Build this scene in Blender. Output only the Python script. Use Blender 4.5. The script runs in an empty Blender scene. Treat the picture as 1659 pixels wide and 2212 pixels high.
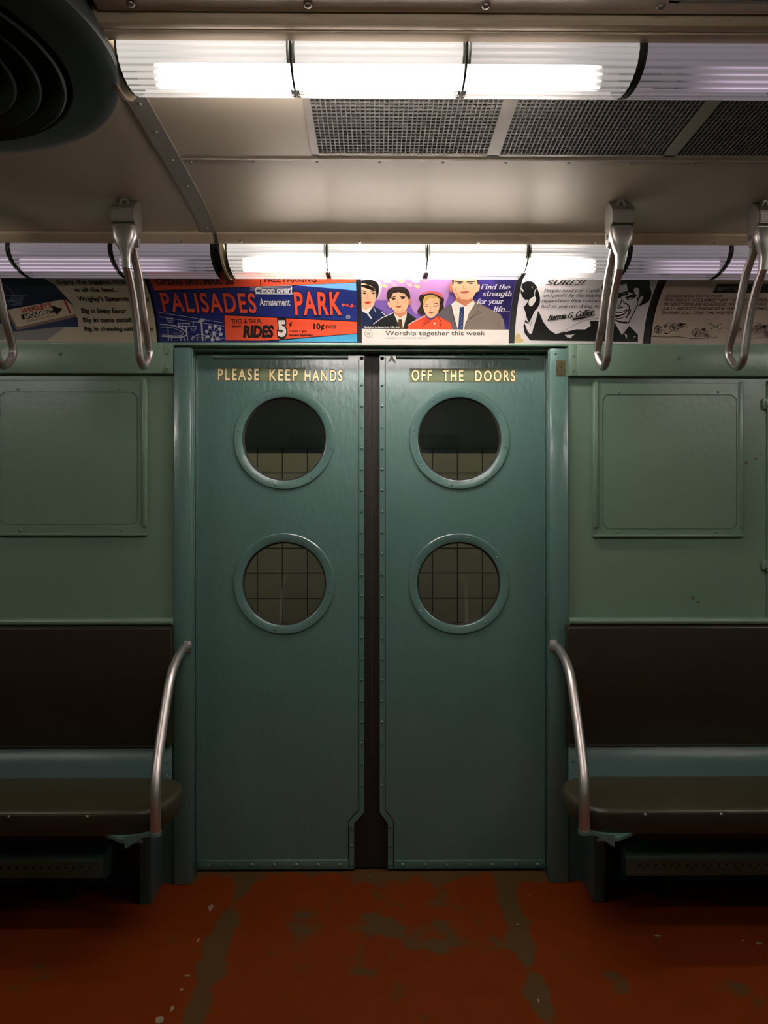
import bpy, bmesh, math, random
from mathutils import Vector, Matrix
random.seed(7)
C = bpy.context.scene.collection
S = bpy.context.scene
PI = math.pi

# ------------------------------------------------------------------ camera, world, exposure
CAMX, CAMY, CAMZ, TH, F = 0.022, -2.75, 1.31, 0.0089, 1628.0
cam_data = bpy.data.cameras.new('camera')
cam_data.sensor_fit = 'VERTICAL'; cam_data.sensor_height = 24.0
cam_data.lens = 24.0 * F / 2212.0; cam_data.clip_start = 0.02
cam = bpy.data.objects.new('camera', cam_data); C.objects.link(cam)
cam.location = (CAMX, CAMY, CAMZ); cam.rotation_euler = (PI/2, 0, -TH)
S.camera = cam
S.view_settings.view_transform = 'Standard'; S.view_settings.look = 'None'
S.view_settings.gamma = 1.0; S.view_settings.use_curve_mapping = False
S.view_settings.exposure = 0.0
S.cycles.use_denoising = True
S.cycles.max_bounces = 8; S.cycles.diffuse_bounces = 4; S.cycles.glossy_bounces = 4
S.cycles.transparent_max_bounces = 16; S.cycles.caustics_reflective = False
S.cycles.sample_clamp_indirect = 4.0
w = bpy.data.worlds.new('world'); S.world = w; w.use_nodes = True
w.node_tree.nodes['Background'].inputs[0].default_value = (0.9, 0.95, 1.0, 1)
w.node_tree.nodes['Background'].inputs[1].default_value = 0.0
TUBE_NEAR, TUBE_FAR, TUBE_DIM, TUBE_TWIN = 98.0, 168.0, 0.9, 65.0
TUBE_COLOR = (1.0, 0.955, 0.915)

def station_lamp(x):
    l = bpy.data.lights.new('station_light', 'AREA'); l.shape = 'RECTANGLE'
    l.size = 1.6; l.size_y = 0.15; l.energy = 5.2; l.color = (1.0, 0.92, 0.70)
    o = bpy.data.objects.new('station_light', l); C.objects.link(o)
    o.location = (x, 0.95, 2.75); o.rotation_euler = (math.radians(38), 0, 0)
station_lamp(-0.9); station_lamp(0.9)

# ------------------------------------------------------------------ small helpers
def at(px, py, d):
    """world point on the vertical plane d metres in front of the camera seen at photo pixel px, py"""
    a = (px - 829.5) / F; b = (1106 - py) / F
    dx = math.sin(TH) + a * math.cos(TH); dy = math.cos(TH) - a * math.sin(TH)
    t = d / dy
    return Vector((CAMX + dx * t, CAMY + d, CAMZ + b * t))
def W(x, d, dz): return Vector((CAMX + x, CAMY + d, CAMZ + dz))
def lin(c):
    return tuple(((v/255.0)/12.92 if v/255.0 <= 0.04045 else ((v/255.0 + 0.055)/1.055)**2.4) for v in c)

# ------------------------------------------------------------------ materials
def nodes_of(name):
    m = bpy.data.materials.new(name); m.use_nodes = True
    nt = m.node_tree; nt.nodes.clear()
    out = nt.nodes.new('ShaderNodeOutputMaterial')
    return m, nt, out
def N(nt, kind, **kw):
    n = nt.nodes.new(kind)
    for k, v in kw.items():
        if k in n.inputs: n.inputs[k].default_value = v
        else: setattr(n, k, v)
    return n
def coords(nt, scale=(1, 1, 1)):
    tc = N(nt, 'ShaderNodeTexCoord'); mp = N(nt, 'ShaderNodeMapping')
    mp.inputs['Scale'].default_value = scale
    nt.links.new(tc.outputs['Object'], mp.inputs[0]); return mp.outputs[0]
def mat(name, col, rough=0.5, metal=0.0, bump=None, var=None, spec=0.5, stretch=(1, 1, 1), coat=0.0, aniso=0.0):
    """procedural paint / metal: colour variation by noise, roughness variation, bump"""
    m, nt, out = nodes_of(name)
    p = N(nt, 'ShaderNodeBsdfPrincipled', **{'Roughness': rough, 'Metallic': metal, 'Specular IOR Level': spec, 'Coat Weight': coat})
    p.inputs['Coat Roughness'].default_value = 0.12
    if aniso: p.inputs['Anisotropic'].default_value = aniso
    nt.links.new(p.outputs[0], out.inputs[0])
    co = coords(nt, stretch)
    sc, amt = var or (6.0, 0.08)
    no = N(nt, 'ShaderNodeTexNoise', **{'Scale': sc, 'Detail': 6.0, 'Roughness': 0.6})
    nt.links.new(co, no.inputs['Vector'])
    mx = N(nt, 'ShaderNodeMix', data_type='RGBA')
    mx.inputs[6].default_value = tuple(v*(1-amt) for v in col) + (1,)
    mx.inputs[7].default_value = tuple(min(1, v*(1+amt)) for v in col) + (1,)
    nt.links.new(no.outputs[0], mx.inputs[0]); nt.links.new(mx.outputs[2], p.inputs['Base Color'])
    if bump:
        bs, st, di = bump
        n2 = N(nt, 'ShaderNodeTexNoise', **{'Scale': bs, 'Detail': 3.0})
        nt.links.new(co, n2.inputs['Vector'])
        b = N(nt, 'ShaderNodeBump', **{'Strength': st, 'Distance': di})
        nt.links.new(n2.outputs[0], b.inputs['Height']); nt.links.new(b.outputs[0], p.inputs['Normal'])
    return m

M = {}
M['teal'] = mat('teal_door_paint', (0.095, 0.186, 0.168), 0.27, bump=(48, 0.55, 0.004), var=(3, 0.10), stretch=(1, 1, 0.45), spec=0.9, coat=0.6)
M['green'] = mat('green_wall_paint', (0.150, 0.230, 0.163), 0.32, bump=(55, 0.25, 0.003), var=(2.5, 0.10), spec=0.6)
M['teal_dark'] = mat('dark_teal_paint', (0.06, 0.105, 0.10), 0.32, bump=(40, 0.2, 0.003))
M['brown'] = mat('dark_brown_vinyl', (0.030, 0.021, 0.012), 0.30, bump=(160, 0.12, 0.001), var=(8, 0.2))
M['seat'] = mat('brown_seat_plastic', (0.052, 0.042, 0.020), 0.34, bump=(120, 0.12, 0.001), var=(8, 0.2))
M['beige'] = mat('satin_beige_metal', (0.53, 0.435, 0.325), 0.44, metal=0.20, bump=(3, 0.08, 0.01), var=(4, 0.05))
M['beige_strip'] = mat('beige_strip_metal', (0.42, 0.36, 0.31), 0.38, metal=0.5, var=(4, 0.05))
M['cornice'] = mat('tan_cornice_paint', (0.60, 0.47, 0.33), 0.42, metal=0.25, var=(9, 0.12))
M['steel'] = mat('brushed_steel', (0.52, 0.48, 0.44), 0.40, metal=1.0, var=(20, 0.15), stretch=(1, 1, 0.3))
M['chrome'] = mat('worn_chrome', (0.78, 0.71, 0.68), 0.40, metal=1.0, var=(14, 0.12))
M['screw'] = mat('screw_metal', (0.42, 0.38, 0.33), 0.35, metal=0.9)
M['rubber'] = mat('black_rubber', (0.017, 0.013, 0.009), 0.55, var=(5, 0.3))
M['black'] = mat('black_board', (0.012, 0.012, 0.011), 0.6)
M['void'] = mat('dark_void', (0.010, 0.010, 0.009), 0.8)
M['fan'] = mat('dark_fan_paint', (0.034, 0.042, 0.040), 0.36, bump=(8, 0.1, 0.003), var=(6, 0.2))
M['fan_deep'] = mat('fan_interior', (0.013, 0.014, 0.013), 0.6)
M['grille'] = mat('grille_metal', (0.24, 0.22, 0.205), 0.5, metal=0.3)
M['reflector'] = mat('lamp_reflector', (0.045, 0.042, 0.040), 0.4, metal=0.2)
M['gold'] = mat('gold_leaf_letter', lin((246, 222, 170)), 0.45, var=(60, 0.15))
M['letter_edge'] = mat('letter_black_outline', (0.02, 0.018, 0.014), 0.5)
M['decal'] = mat('aged_decal_varnish', (0.14, 0.165, 0.075), 0.40, var=(50, 0.30))
M['decal_old'] = mat('old_number_decal', (0.085, 0.075, 0.022), 0.45, var=(50, 0.3))
M['white_mark'] = mat('white_mark', (0.75, 0.72, 0.66), 0.5)

def floor_material():
    m, nt, out = nodes_of('worn_red_floor_paint')
    p = N(nt, 'ShaderNodeBsdfPrincipled', **{'Roughness': 0.65, 'Specular IOR Level': 0.10})
    nt.links.new(p.outputs[0], out.inputs[0])
    co = coords(nt); sx = N(nt, 'ShaderNodeSeparateXYZ'); nt.links.new(co, sx.inputs[0])
    def math_(op, a, b=None, c=None):
        n = N(nt, 'ShaderNodeMath', operation=op)
        for i, v in enumerate((a, b, c)):
            if v is None: continue
            if isinstance(v, (int, float)): n.inputs[i].default_value = v
            else: nt.links.new(v, n.inputs[i])
        return n.outputs[0]
    no = N(nt, 'ShaderNodeTexNoise', **{'Scale': 5.5, 'Detail': 6.0, 'Roughness': 0.62}); nt.links.new(co, no.inputs['Vector'])
    nb = N(nt, 'ShaderNodeTexNoise', **{'Scale': 14.0, 'Detail': 5.0}); nt.links.new(co, nb.inputs['Vector'])
    # wear along the two plate seams, on the threshold and in the middle of the doorway
    def near(v, c, wd): return math_('MAXIMUM', math_('SUBTRACT', 1.0, math_('DIVIDE', math_('ABSOLUTE', math_('SUBTRACT', v, c)), wd)), 0.0)
    wear = math_('MULTIPLY', near(sx.outputs[0], -0.455, 0.05), 0.24)
    wear = math_('ADD', wear, math_('MULTIPLY', near(sx.outputs[0], 0.462, 0.05), 0.24))
    mid = math_('MULTIPLY', near(sx.outputs[0], 0.0, 0.55), near(sx.outputs[1], -0.36, 0.34))
    wear = math_('ADD', wear, math_('MULTIPLY', mid, 0.21))
    wear = math_('ADD', wear, math_('MULTIPLY', near(sx.outputs[1], 0.02, 0.12), 0.28))
    tot = math_('ADD', no.outputs[0], wear)
    tot = math_('ADD', tot, math_('MULTIPLY', math_('SUBTRACT', nb.outputs[0], 0.5), 0.12))
    ramp = N(nt, 'ShaderNodeValToRGB'); nt.links.new(tot, ramp.inputs[0])
    ramp.color_ramp.elements[0].position = 0.605; ramp.color_ramp.elements[1].position = 0.680
    mx = N(nt, 'ShaderNodeMix', data_type='RGBA'); nt.links.new(ramp.outputs[0], mx.inputs[0])
    red = N(nt, 'ShaderNodeMix', data_type='RGBA'); nt.links.new(nb.outputs[0], red.inputs[0])
    red.inputs[6].default_value = (0.135, 0.0185, 0.0012, 1); red.inputs[7].default_value = (0.180, 0.0255, 0.0016, 1)
    nt.links.new(red.outputs[2], mx.inputs[6]); mx.inputs[7].default_value = (0.085, 0.046, 0.015, 1)
    nt.links.new(mx.outputs[2], p.inputs['Base Color'])
    b = N(nt, 'ShaderNodeBump', **{'Strength': 0.25, 'Distance': 0.004}); nt.links.new(tot, b.inputs['Height'])
    nt.links.new(b.outputs[0], p.inputs['Normal'])
    return m
M['floor'] = floor_material()

def tile_material():
    m, nt, out = nodes_of('station_tiles')
    p = N(nt, 'ShaderNodeBsdfPrincipled', **{'Roughness': 0.4}); nt.links.new(p.outputs[0], out.inputs[0])
    tc = N(nt, 'ShaderNodeTexCoord'); s = N(nt, 'ShaderNodeSeparateXYZ'); c = N(nt, 'ShaderNodeCombineXYZ')
    nt.links.new(tc.outputs['Object'], s.inputs[0]); nt.links.new(s.outputs[0], c.inputs[0]); nt.links.new(s.outputs[2], c.inputs[1])
    b = N(nt, 'ShaderNodeTexBrick', **{'Scale': 1.0, 'Mortar Size': 0.0035, 'Mortar Smooth': 0.1, 'Brick Width': 0.146, 'Row Height': 0.146})
    b.offset = 0.0; b.squash = 1.0
    b.inputs['Color1'].default_value = (0.50, 0.46, 0.34, 1); b.inputs['Color2'].default_value = (0.44, 0.40, 0.30, 1)
    b.inputs['Mortar'].default_value = (0.05, 0.045, 0.03, 1)
    nt.links.new(c.outputs[0], b.inputs['Vector']); nt.links.new(b.outputs[0], p.inputs['Base Color'])
    return m
M['tile'] = tile_material()

def glass_material():
    m, nt, out = nodes_of('window_glass')
    t = N(nt, 'ShaderNodeBsdfTransparent'); t.inputs[0].default_value = (0.82, 0.85, 0.80, 1)
    g = N(nt, 'ShaderNodeBsdfGlossy', **{'Roughness': 0.02}); g.inputs[0].default_value = (1, 1, 1, 1)
    no = N(nt, 'ShaderNodeTexNoise', **{'Scale': 5.0}); nt.links.new(coords(nt), no.inputs['Vector'])
    fr = N(nt, 'ShaderNodeFresnel', **{'IOR': 1.5})
    ad = N(nt, 'ShaderNodeMath', operation='MULTIPLY_ADD'); ad.inputs[1].default_value = 1.0; ad.inputs[2].default_value = 0.07
    nt.links.new(fr.outputs[0], ad.inputs[0])
    mx = N(nt, 'ShaderNodeMixShader'); nt.links.new(ad.outputs[0], mx.inputs[0])
    nt.links.new(t.outputs[0], mx.inputs[1]); nt.links.new(g.outputs[0], mx.inputs[2]); nt.links.new(mx.outputs[0], out.inputs[0])
    return m
M['glass'] = glass_material()

def lens_material(name, glow, tint):
    """ribbed plastic lamp lens: clear ribs between frosted ones that glow with the lamp inside; v of the uv map runs along the profile"""
    m, nt, out = nodes_of(name)
    uv = N(nt, 'ShaderNodeUVMap'); s = N(nt, 'ShaderNodeSeparateXYZ'); nt.links.new(uv.outputs[0], s.inputs[0])
    def mth(op, a, b):
        n = N(nt, 'ShaderNodeMath', operation=op)
        for i, v in enumerate((a, b)):
            if isinstance(v, (int, float)): n.inputs[i].default_value = v
            elif v is not None: nt.links.new(v, n.inputs[i])
        return n.outputs[0]
    wv = mth('MULTIPLY', mth('ADD', mth('SINE', mth('MULTIPLY', s.outputs[1], 2*PI*15), None), 1.0), 0.5)
    wv = mth('POWER', wv, 2.2)
    nz = N(nt, 'ShaderNodeTexNoise', noise_dimensions='1D', **{'Scale': 9.0, 'Detail': 1.0}); nt.links.new(s.outputs[1], nz.inputs['W'])
    wv = mth('MULTIPLY', wv, mth('ADD', nz.outputs[0], 0.45))
    fac = mth('ADD', mth('MULTIPLY', wv, 0.70), 0.10)           # how clear
    mr = N(nt, 'ShaderNodeMapRange', interpolation_type='SMOOTHSTEP'); nt.links.new(s.outputs[1], mr.inputs[0])
    mr.inputs[1].default_value = 0.16; mr.inputs[2].default_value = 0.40; mr.inputs[3].default_value = 0.22; mr.inputs[4].default_value = 1.0
    fac = mth('MULTIPLY', fac, mr.outputs[0])                   # the rim held by the cornice is frosted through
    tr = N(nt, 'ShaderNodeBsdfTransparent'); tr.inputs[0].default_value = (0.97, 0.95, 0.93, 1)
    tl = N(nt, 'ShaderNodeBsdfTranslucent'); tl.inputs[0].default_value = (0.020, 0.019, 0.018, 1)
    df = N(nt, 'ShaderNodeBsdfPrincipled', **{'Roughness': 0.22, 'Emission Strength': glow}); df.inputs['Base Color'].default_value = (0.30, 0.27, 0.27, 1)
    df.inputs['Emission Color'].default_value = tint + (1,)
    a = N(nt, 'ShaderNodeMixShader'); a.inputs[0].default_value = 0.6
    nt.links.new(tl.outputs[0], a.inputs[1]); nt.links.new(df.outputs[0], a.inputs[2])
    b = N(nt, 'ShaderNodeMixShader'); nt.links.new(fac, b.inputs[0])
    nt.links.new(a.outputs[0], b.inputs[1]); nt.links.new(tr.outputs[0], b.inputs[2]); nt.links.new(b.outputs[0], out.inputs[0])
    return m
M['lens_lit'] = lens_material('lit_ribbed_lens', 1.15, (1.0, 0.93, 0.86))
M['lens_half'] = lens_material('fading_ribbed_lens', 0.62, (1.0, 0.93, 0.90))
M['lens_dim'] = lens_material('dim_ribbed_lens', 0.26, (1.0, 0.86, 0.98))
def lens_edge_material():
    m, nt, out = nodes_of('clear_lens_edge')
    tr = N(nt, 'ShaderNodeBsdfTransparent'); tr.inputs[0].default_value = (0.30, 0.31, 0.27, 1)
    g = N(nt, 'ShaderNodeBsdfPrincipled', **{'Roughness': 0.12}); g.inputs['Base Color'].default_value = (0.06, 0.06, 0.05, 1)
    no = N(nt, 'ShaderNodeTexNoise', **{'Scale': 60.0}); nt.links.new(coords(nt), no.inputs['Vector'])
    mx = N(nt, 'ShaderNodeMixShader'); nt.links.new(no.outputs[0], mx.inputs[0])
    nt.links.new(tr.outputs[0], mx.inputs[1]); nt.links.new(g.outputs[0], mx.inputs[2]); nt.links.new(mx.outputs[0], out.inputs[0])
    return m
M['lens_edge'] = lens_edge_material()
def tube_material(name, power, col):
    m, nt, out = nodes_of(name)
    e = N(nt, 'ShaderNodeEmission', **{'Strength': power}); e.inputs[0].default_value = col + (1,)
    tc = N(nt, 'ShaderNodeTexCoord'); sp = N(nt, 'ShaderNodeSeparateXYZ'); nt.links.new(tc.outputs['Generated'], sp.inputs[0])
    pp = N(nt, 'ShaderNodeMath', operation='PINGPONG'); pp.inputs[1].default_value = 0.5; nt.links.new(sp.outputs[0], pp.inputs[0])
    mr = N(nt, 'ShaderNodeMapRange', interpolation_type='SMOOTHSTEP'); nt.links.new(pp.outputs[0], mr.inputs[0])   # the tube's ends burn dimmer
    mr.inputs[1].default_value = -0.01; mr.inputs[2].default_value = 0.15; mr.inputs[3].default_value = 0.0; mr.inputs[4].default_value = power
    nt.links.new(mr.outputs[0], e.inputs['Strength'])
    nt.links.new(e.outputs[0], out.inputs[0]); return m
M['tube_near'] = tube_material('lit_fluorescent_tube', TUBE_NEAR, TUBE_COLOR)
M['tube_far'] = tube_material('bright_fluorescent_tube', TUBE_FAR, TUBE_COLOR)
M['tube_twin'] = tube_material('added_lamp_tube', TUBE_TWIN, TUBE_COLOR)
M['tube_dim'] = tube_material('dim_fluorescent_tube', TUBE_DIM, (0.90, 0.72, 0.95))  # weak violet glow put into the tubes away from the bright ones

# ------------------------------------------------------------------ mesh building
class MB:
    def __init__(self): self.bm = bmesh.new(); self.uv = None
    def box(self, a, b, bev=0.0, seg=2):
        lo = [min(a[i], b[i]) for i in range(3)]; hi = [max(a[i], b[i]) for i in range(3)]
        r = bmesh.ops.create_cube(self.bm, size=1.0)
        vs = r['verts']
        for v in vs:
            v.co = Vector([(lo[i]+hi[i])/2 + v.co[i]*(hi[i]-lo[i]) for i in range(3)])
        if bev > 0:
            es = list({e for v in vs for e in v.link_edges})
            bmesh.ops.bevel(self.bm, geom=es, offset=min(bev, 0.49*min(hi[i]-lo[i] for i in range(3))), segments=seg, affect='EDGES', profile=0.5)
        return self
    def tube(self, pts, r, n=14, cap=True, closed=False, squash=None):
        pts = [Vector(p) for p in pts]; L = len(pts); rings = []
        rr = r if isinstance(r, (list, tuple)) else [r]*L
        prev = None
        for i, p in enumerate(pts):
            if closed: t = (pts[(i+1) % L] - pts[i-1]).normalized()
            else: t = (pts[min(i+1, L-1)] - pts[max(i-1, 0)]).normalized()
            if prev is None:
                ref = Vector((0, 0, 1)) if abs(t.z) < 0.9 else Vector((1, 0, 0))
                u = t.cross(ref).normalized()
            else:
                u = (prev - t * prev.dot(t)).normalized()
            prev = u; v = t.cross(u)
            rings.append([self.bm.verts.new(p + (u*math.cos(2*PI*k/n) + v*math.sin(2*PI*k/n)) * rr[i]) for k in range(n)])
        for i in range(L if closed else L-1):
            A, B = rings[i], rings[(i+1) % L]
            for k in range(n): self.bm.faces.new((A[k], A[(k+1) % n], B[(k+1) % n], B[k]))
        if cap and not closed:
            self.bm.faces.new(list(reversed(rings[0]))); self.bm.faces.new(rings[-1])
        return self
    def lathe(self, prof, center, axis='Z', n=48):
        """prof = [(radius, height along axis)], revolved round axis through center"""
        c = Vector(center); rings = []
        for (r, h) in prof:
            ring = []
            for k in range(n):
                a = 2*PI*k/n; x, y = r*math.cos(a), r*math.sin(a)
                o = {'Z': Vector((x, y, h)), 'Y': Vector((x, h, y)), 'X': Vector((h, x, y))}[axis]
                ring.append(self.bm.verts.new(c + o))
            rings.append(ring)
        for i in range(len(rings)-1):
            A, B = rings[i], rings[i+1]
            for k in range(n): self.bm.faces.new((A[k], A[(k+1) % n], B[(k+1) % n], B[k]))
        if prof[0][0] > 1e-5: pass
        return self
    def sweep_x(self, prof, x0, x1, cap=True, closed=True):
        """closed profile of (Y, Z) points swept along X"""
        A = [self.bm.verts.new((x0, y, z)) for y, z in prof]; B = [self.bm.verts.new((x1, y, z)) for y, z in prof]
        n = len(prof)
        for k in range(n if closed else n-1): self.bm.faces.new((A[k], A[(k+1) % n], B[(k+1) % n], B[k]))
        if cap and closed: self.bm.faces.new(list(reversed(A))); self.bm.faces.new(B)
        return self
    def plate(self, loops, fn, t0, t1):
        """loops of (u,v) (first the outline, then holes) filled and given thickness; fn(u,v,t) -> point"""
        tmp = bmesh.new(); lv = []
        for lp in loops:
            vs = [tmp.verts.new((u, v, 0)) for u, v in lp]; lv.append(vs)
            for i in range(len(vs)): tmp.edges.new((vs[i], vs[(i+1) % len(vs)]))
        bmesh.ops.triangle_fill(tmp, use_beauty=True, use_dissolve=False, edges=tmp.edges[:])
        tmp.verts.ensure_lookup_table(); tmp.verts.index_update()
        f = [self.bm.verts.new(fn(v.co.x, v.co.y, t0)) for v in tmp.verts]
        b = [self.bm.verts.new(fn(v.co.x, v.co.y, t1)) for v in tmp.verts]
        for fc in tmp.faces:
            ix = [v.index for v in fc.verts]
            self.bm.faces.new([f[i] for i in ix]); self.bm.faces.new([b[i] for i in reversed(ix)])
        for vs in lv:
            for i in range(len(vs)):
                i0, i1 = vs[i].index, vs[(i+1) % len(vs)].index
                try: self.bm.faces.new((f[i0], f[i1], b[i1], b[i0]))
                except ValueError: pass
        tmp.free(); return self
    def dome(self, c, r, h, axis='-Y', n=10):
        c = Vector(c); pr = [(r, 0), (r*0.92, h*0.45), (r*0.6, h*0.85), (r*0.15, h)]
        rings = []
        for (rr, hh) in pr:
            ring = []
            for k in range(n):
                a = 2*PI*k/n; x, y = rr*math.cos(a), rr*math.sin(a)
                ring.append(self.bm.verts.new(c + ({'-Y': Vector((x, -hh, y)), '-Z': Vector((x, y, -hh))}[axis])))
            rings.append(ring)
        for i in range(3):
            for k in range(n): self.bm.faces.new((rings[i][k], rings[i][(k+1) % n], rings[i+1][(k+1) % n], rings[i+1][k]))
        self.bm.faces.new(rings[-1]); self.bm.faces.new(list(reversed(rings[0])))
        return self
    def build(self, name, m, parent=None, smooth=True, angle=35):
        bmesh.ops.recalc_face_normals(self.bm, faces=self.bm.faces[:])
        me = bpy.data.meshes.new(name); self.bm.to_mesh(me); self.bm.free()
        for mm in (m if isinstance(m, list) else [m]): me.materials.append(mm)
        if smooth:
            me.polygons.foreach_set('use_smooth', [True]*len(me.polygons))
            me.set_sharp_from_angle(angle=math.radians(angle))
        o = bpy.data.objects.new(name, me); C.objects.link(o)
        if parent: attach(o, parent)
        return o
def attach(o, parent):
    o.parent = parent
    o.matrix_parent_inverse = Matrix.Identity(4)
    o.location = o.location - wloc(parent)
def wloc(o):
    v = o.location.copy()
    while o.parent: o = o.parent; v += o.location
    return v
def empty(name, loc=(0, 0, 0)):
    o = bpy.data.objects.new(name, None); C.objects.link(o); o.location = loc; o.empty_display_size = 0.1
    return o
def tag(o, label=None, cat=None, group=None, kind=None):
    if label: o['label'] = label
    if cat: o['category'] = cat
    if group: o['group'] = group
    if kind: o['kind'] = kind
    return o
def thing(name, label, cat, loc=(0, 0, 0), group=None): return tag(empty(name, loc), label, cat, group)
def structure(o, label, cat=None): return tag(o, label, cat, None, 'structure')
_heads = {}
def head(kind, r, h, m, axis):
    k = (kind, r, h, m.name, axis)
    if k not in _heads:
        mb = MB().dome((0, 0, 0), r, h, axis)
        if kind == 'screw':
            if axis == '-Y': mb.box((-r*0.7, -h*1.02, -r*0.1), (r*0.7, -h*0.7, r*0.1))
        bmesh.ops.recalc_face_normals(mb.bm, faces=mb.bm.faces[:])
        me = bpy.data.meshes.new(kind); mb.bm.to_mesh(me); mb.bm.free(); me.materials.append(m)
        me.polygons.foreach_set('use_smooth', [True]*len(me.polygons)); _heads[k] = me
    return _heads[k]
def fastener(p, parent, kind='rivet', r=0.0075, h=0.004, m=None, axis='-Y'):
    o = bpy.data.objects.new(kind, head(kind, r, h, m or M['teal'], axis)); C.objects.link(o)
    o.location = p; attach(o, parent); return o
def arc(c, r, a0, a1, n=8):
    return [(c[0]+r*math.cos(math.radians(a0+(a1-a0)*i/n)), c[1]+r*math.sin(math.radians(a0+(a1-a0)*i/n))) for i in range(n+1)]
def circle(c, r, n=64): return [(c[0]+r*math.cos(2*PI*k/n), c[1]+r*math.sin(2*PI*k/n)) for k in range(n)]

XL, XR = -3.0, 3.0                       # the stretch of car that is built
YB = -2.93                               # inner face of the side behind the camera
DW = 2.67                                # depth of the green side walls; the doors stand at 2.75
ZC = CAMZ + 0.89                         # ceiling height

# ================================================================== THE SETTING
fl = MB().box((XL, YB-0.1, -0.06), (XR, 0.10, 0.0)).build('floor', M['floor'])
structure(fl, 'worn dark red painted car floor with olive bare patches', 'floor')

# ---- the tiled station wall seen through the portholes
tw = MB().box((-4, 0, -1.7), (4, 0.1, 0.146)).build('wall_station', M['tile'])
tw.location = W(-0.5535, 4.4, 1.537-CAMZ); structure(tw, 'dim tiled station wall seen through the portholes', 'wall')
tb = MB().box((-4.5, W(0, 4.38, 0).y, 1.683), (4.5, W(0, 4.5, 0).y, 3.4)).build('wall_station_upper', M['void'])
structure(tb, 'black upper band of the station wall beyond the portholes', 'wall')
gp = MB().box((-4.5, 0.16, -0.3), (4.5, 1.75, -0.12)).build('floor_platform', M['void']); structure(gp, 'dark platform floor outside the train doors', 'floor')

# ---- ceiling (with the opening for the vent grilles), centre panel, rib strip, hinge joint
VX0, VX1, VD0, VD1 = -0.145, 1.60, 1.615, 1.879
cl = MB()
x0, x1 = XL, XR
yv0, yv1 = W(0, VD0, 0).y, W(0, VD1, 0).y
cl.box((x0, YB-0.1, ZC), (CAMX+VX0, yv1, ZC+0.04)); cl.box((CAMX+VX0, YB-0.1, ZC), (x1, yv0, ZC+0.04))
cl.box((CAMX+VX1, yv0, ZC), (x1, yv1, ZC+0.04))
# front strip down to the cornice: flat, then turning down over the last 15 cm
yb = yv1
prof = [(yb, ZC)]
for d, dz in ((1.95, 0.89), (2.05, 0.8895), (2.13, 0.888), (2.20, 0.883), (2.26, 0.874), (2.315, 0.858)): prof.append((W(0, d, 0).y, CAMZ+dz))
prof += [(y, z+0.04) for y, z in reversed(prof)]
cl.sweep_x(prof, x0, x1)
ceil = cl.build('ceiling', M['beige']); structure(ceil, 'satin beige metal car ceiling, curving down to the side wall', 'ceiling')
# shallow cavity above the grilles
vc = MB(); vc.box((CAMX+VX0-0.02, yv0-0.02, ZC+0.09), (CAMX+VX1+0.02, yv1+0.02, ZC+0.10)).build('duct_back', M['void'], ceil)
# hinged joint line with screws, and the flat margin strip
jn = MB(); jy = W(0, 1.904, 0).y
jn.box((CAMX-0.50, jy-0.003, ZC-0.003), (XR, jy+0.003, ZC+0.001)); jo = jn.build('joint_strip', M['beige_strip'], ceil)
for k in range(14):
    X = CAMX - 0.474 + 0.1602*k
    fastener((X, jy+0.011, ZC-0.0005), jo, 'screw', 0.0045, 0.004, M['screw'], '-Z')
# rib strip across the ceiling
rb = MB(); pr = []
for d, dz in ((1.30, 0.89), (1.95, 0.89), (2.05, 0.8895), (2.13, 0.888), (2.20, 0.883), (2.26, 0.874), (2.318, 0.857)): pr.append((W(0, d, 0).y, CAMZ+dz-0.004))
pr += [(y, z+0.006) for y, z in reversed(pr)]
RX1 = CAMX-0.494
rb.sweep_x(pr, RX1-0.046, RX1); ro = rb.build('trim_1', M['beige_strip']); structure(ro, 'narrow screwed metal strip across the ceiling from lamp to cornice', 'trim')
for d in (1.50, 1.56, 1.64, 1.76, 1.90, 2.05, 2.19, 2.29):
    dz = 0.89 if d < 2.1 else (0.884 if d < 2.25 else 0.867)
    fastener((RX1-0.022, W(0, d, 0).y, CAMZ+dz-0.004), ro, 'screw', 0.0048, 0.004, M['screw'], '-Z')
# centre panel (a little lower) with screws
cp = MB().box((CAMX-0.478, W(0, 1.002, 0).y, CAMZ+0.858), (XR, W(0, 1.296, 0).y, ZC-0.001), 0.003).build('trim_2', M['beige'])
structure(cp, 'lowered centre ceiling panel above the nearer lamp', 'trim')
for px, py in ((283, 17), (665, 17), (1049, 20), (1427, 32)):
    p = at(px, py, 1.275); fastener((p.x, p.y, CAMZ+0.858), cp, 'screw', 0.008, 0.006, M['screw'], '-Z')
for px, py in ((172, 15),):
    p = at(px, py, 1.30); fastener((p.x, p.y, ZC), ceil, 'screw', 0.006, 0.005, M['screw'], '-Z')

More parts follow.
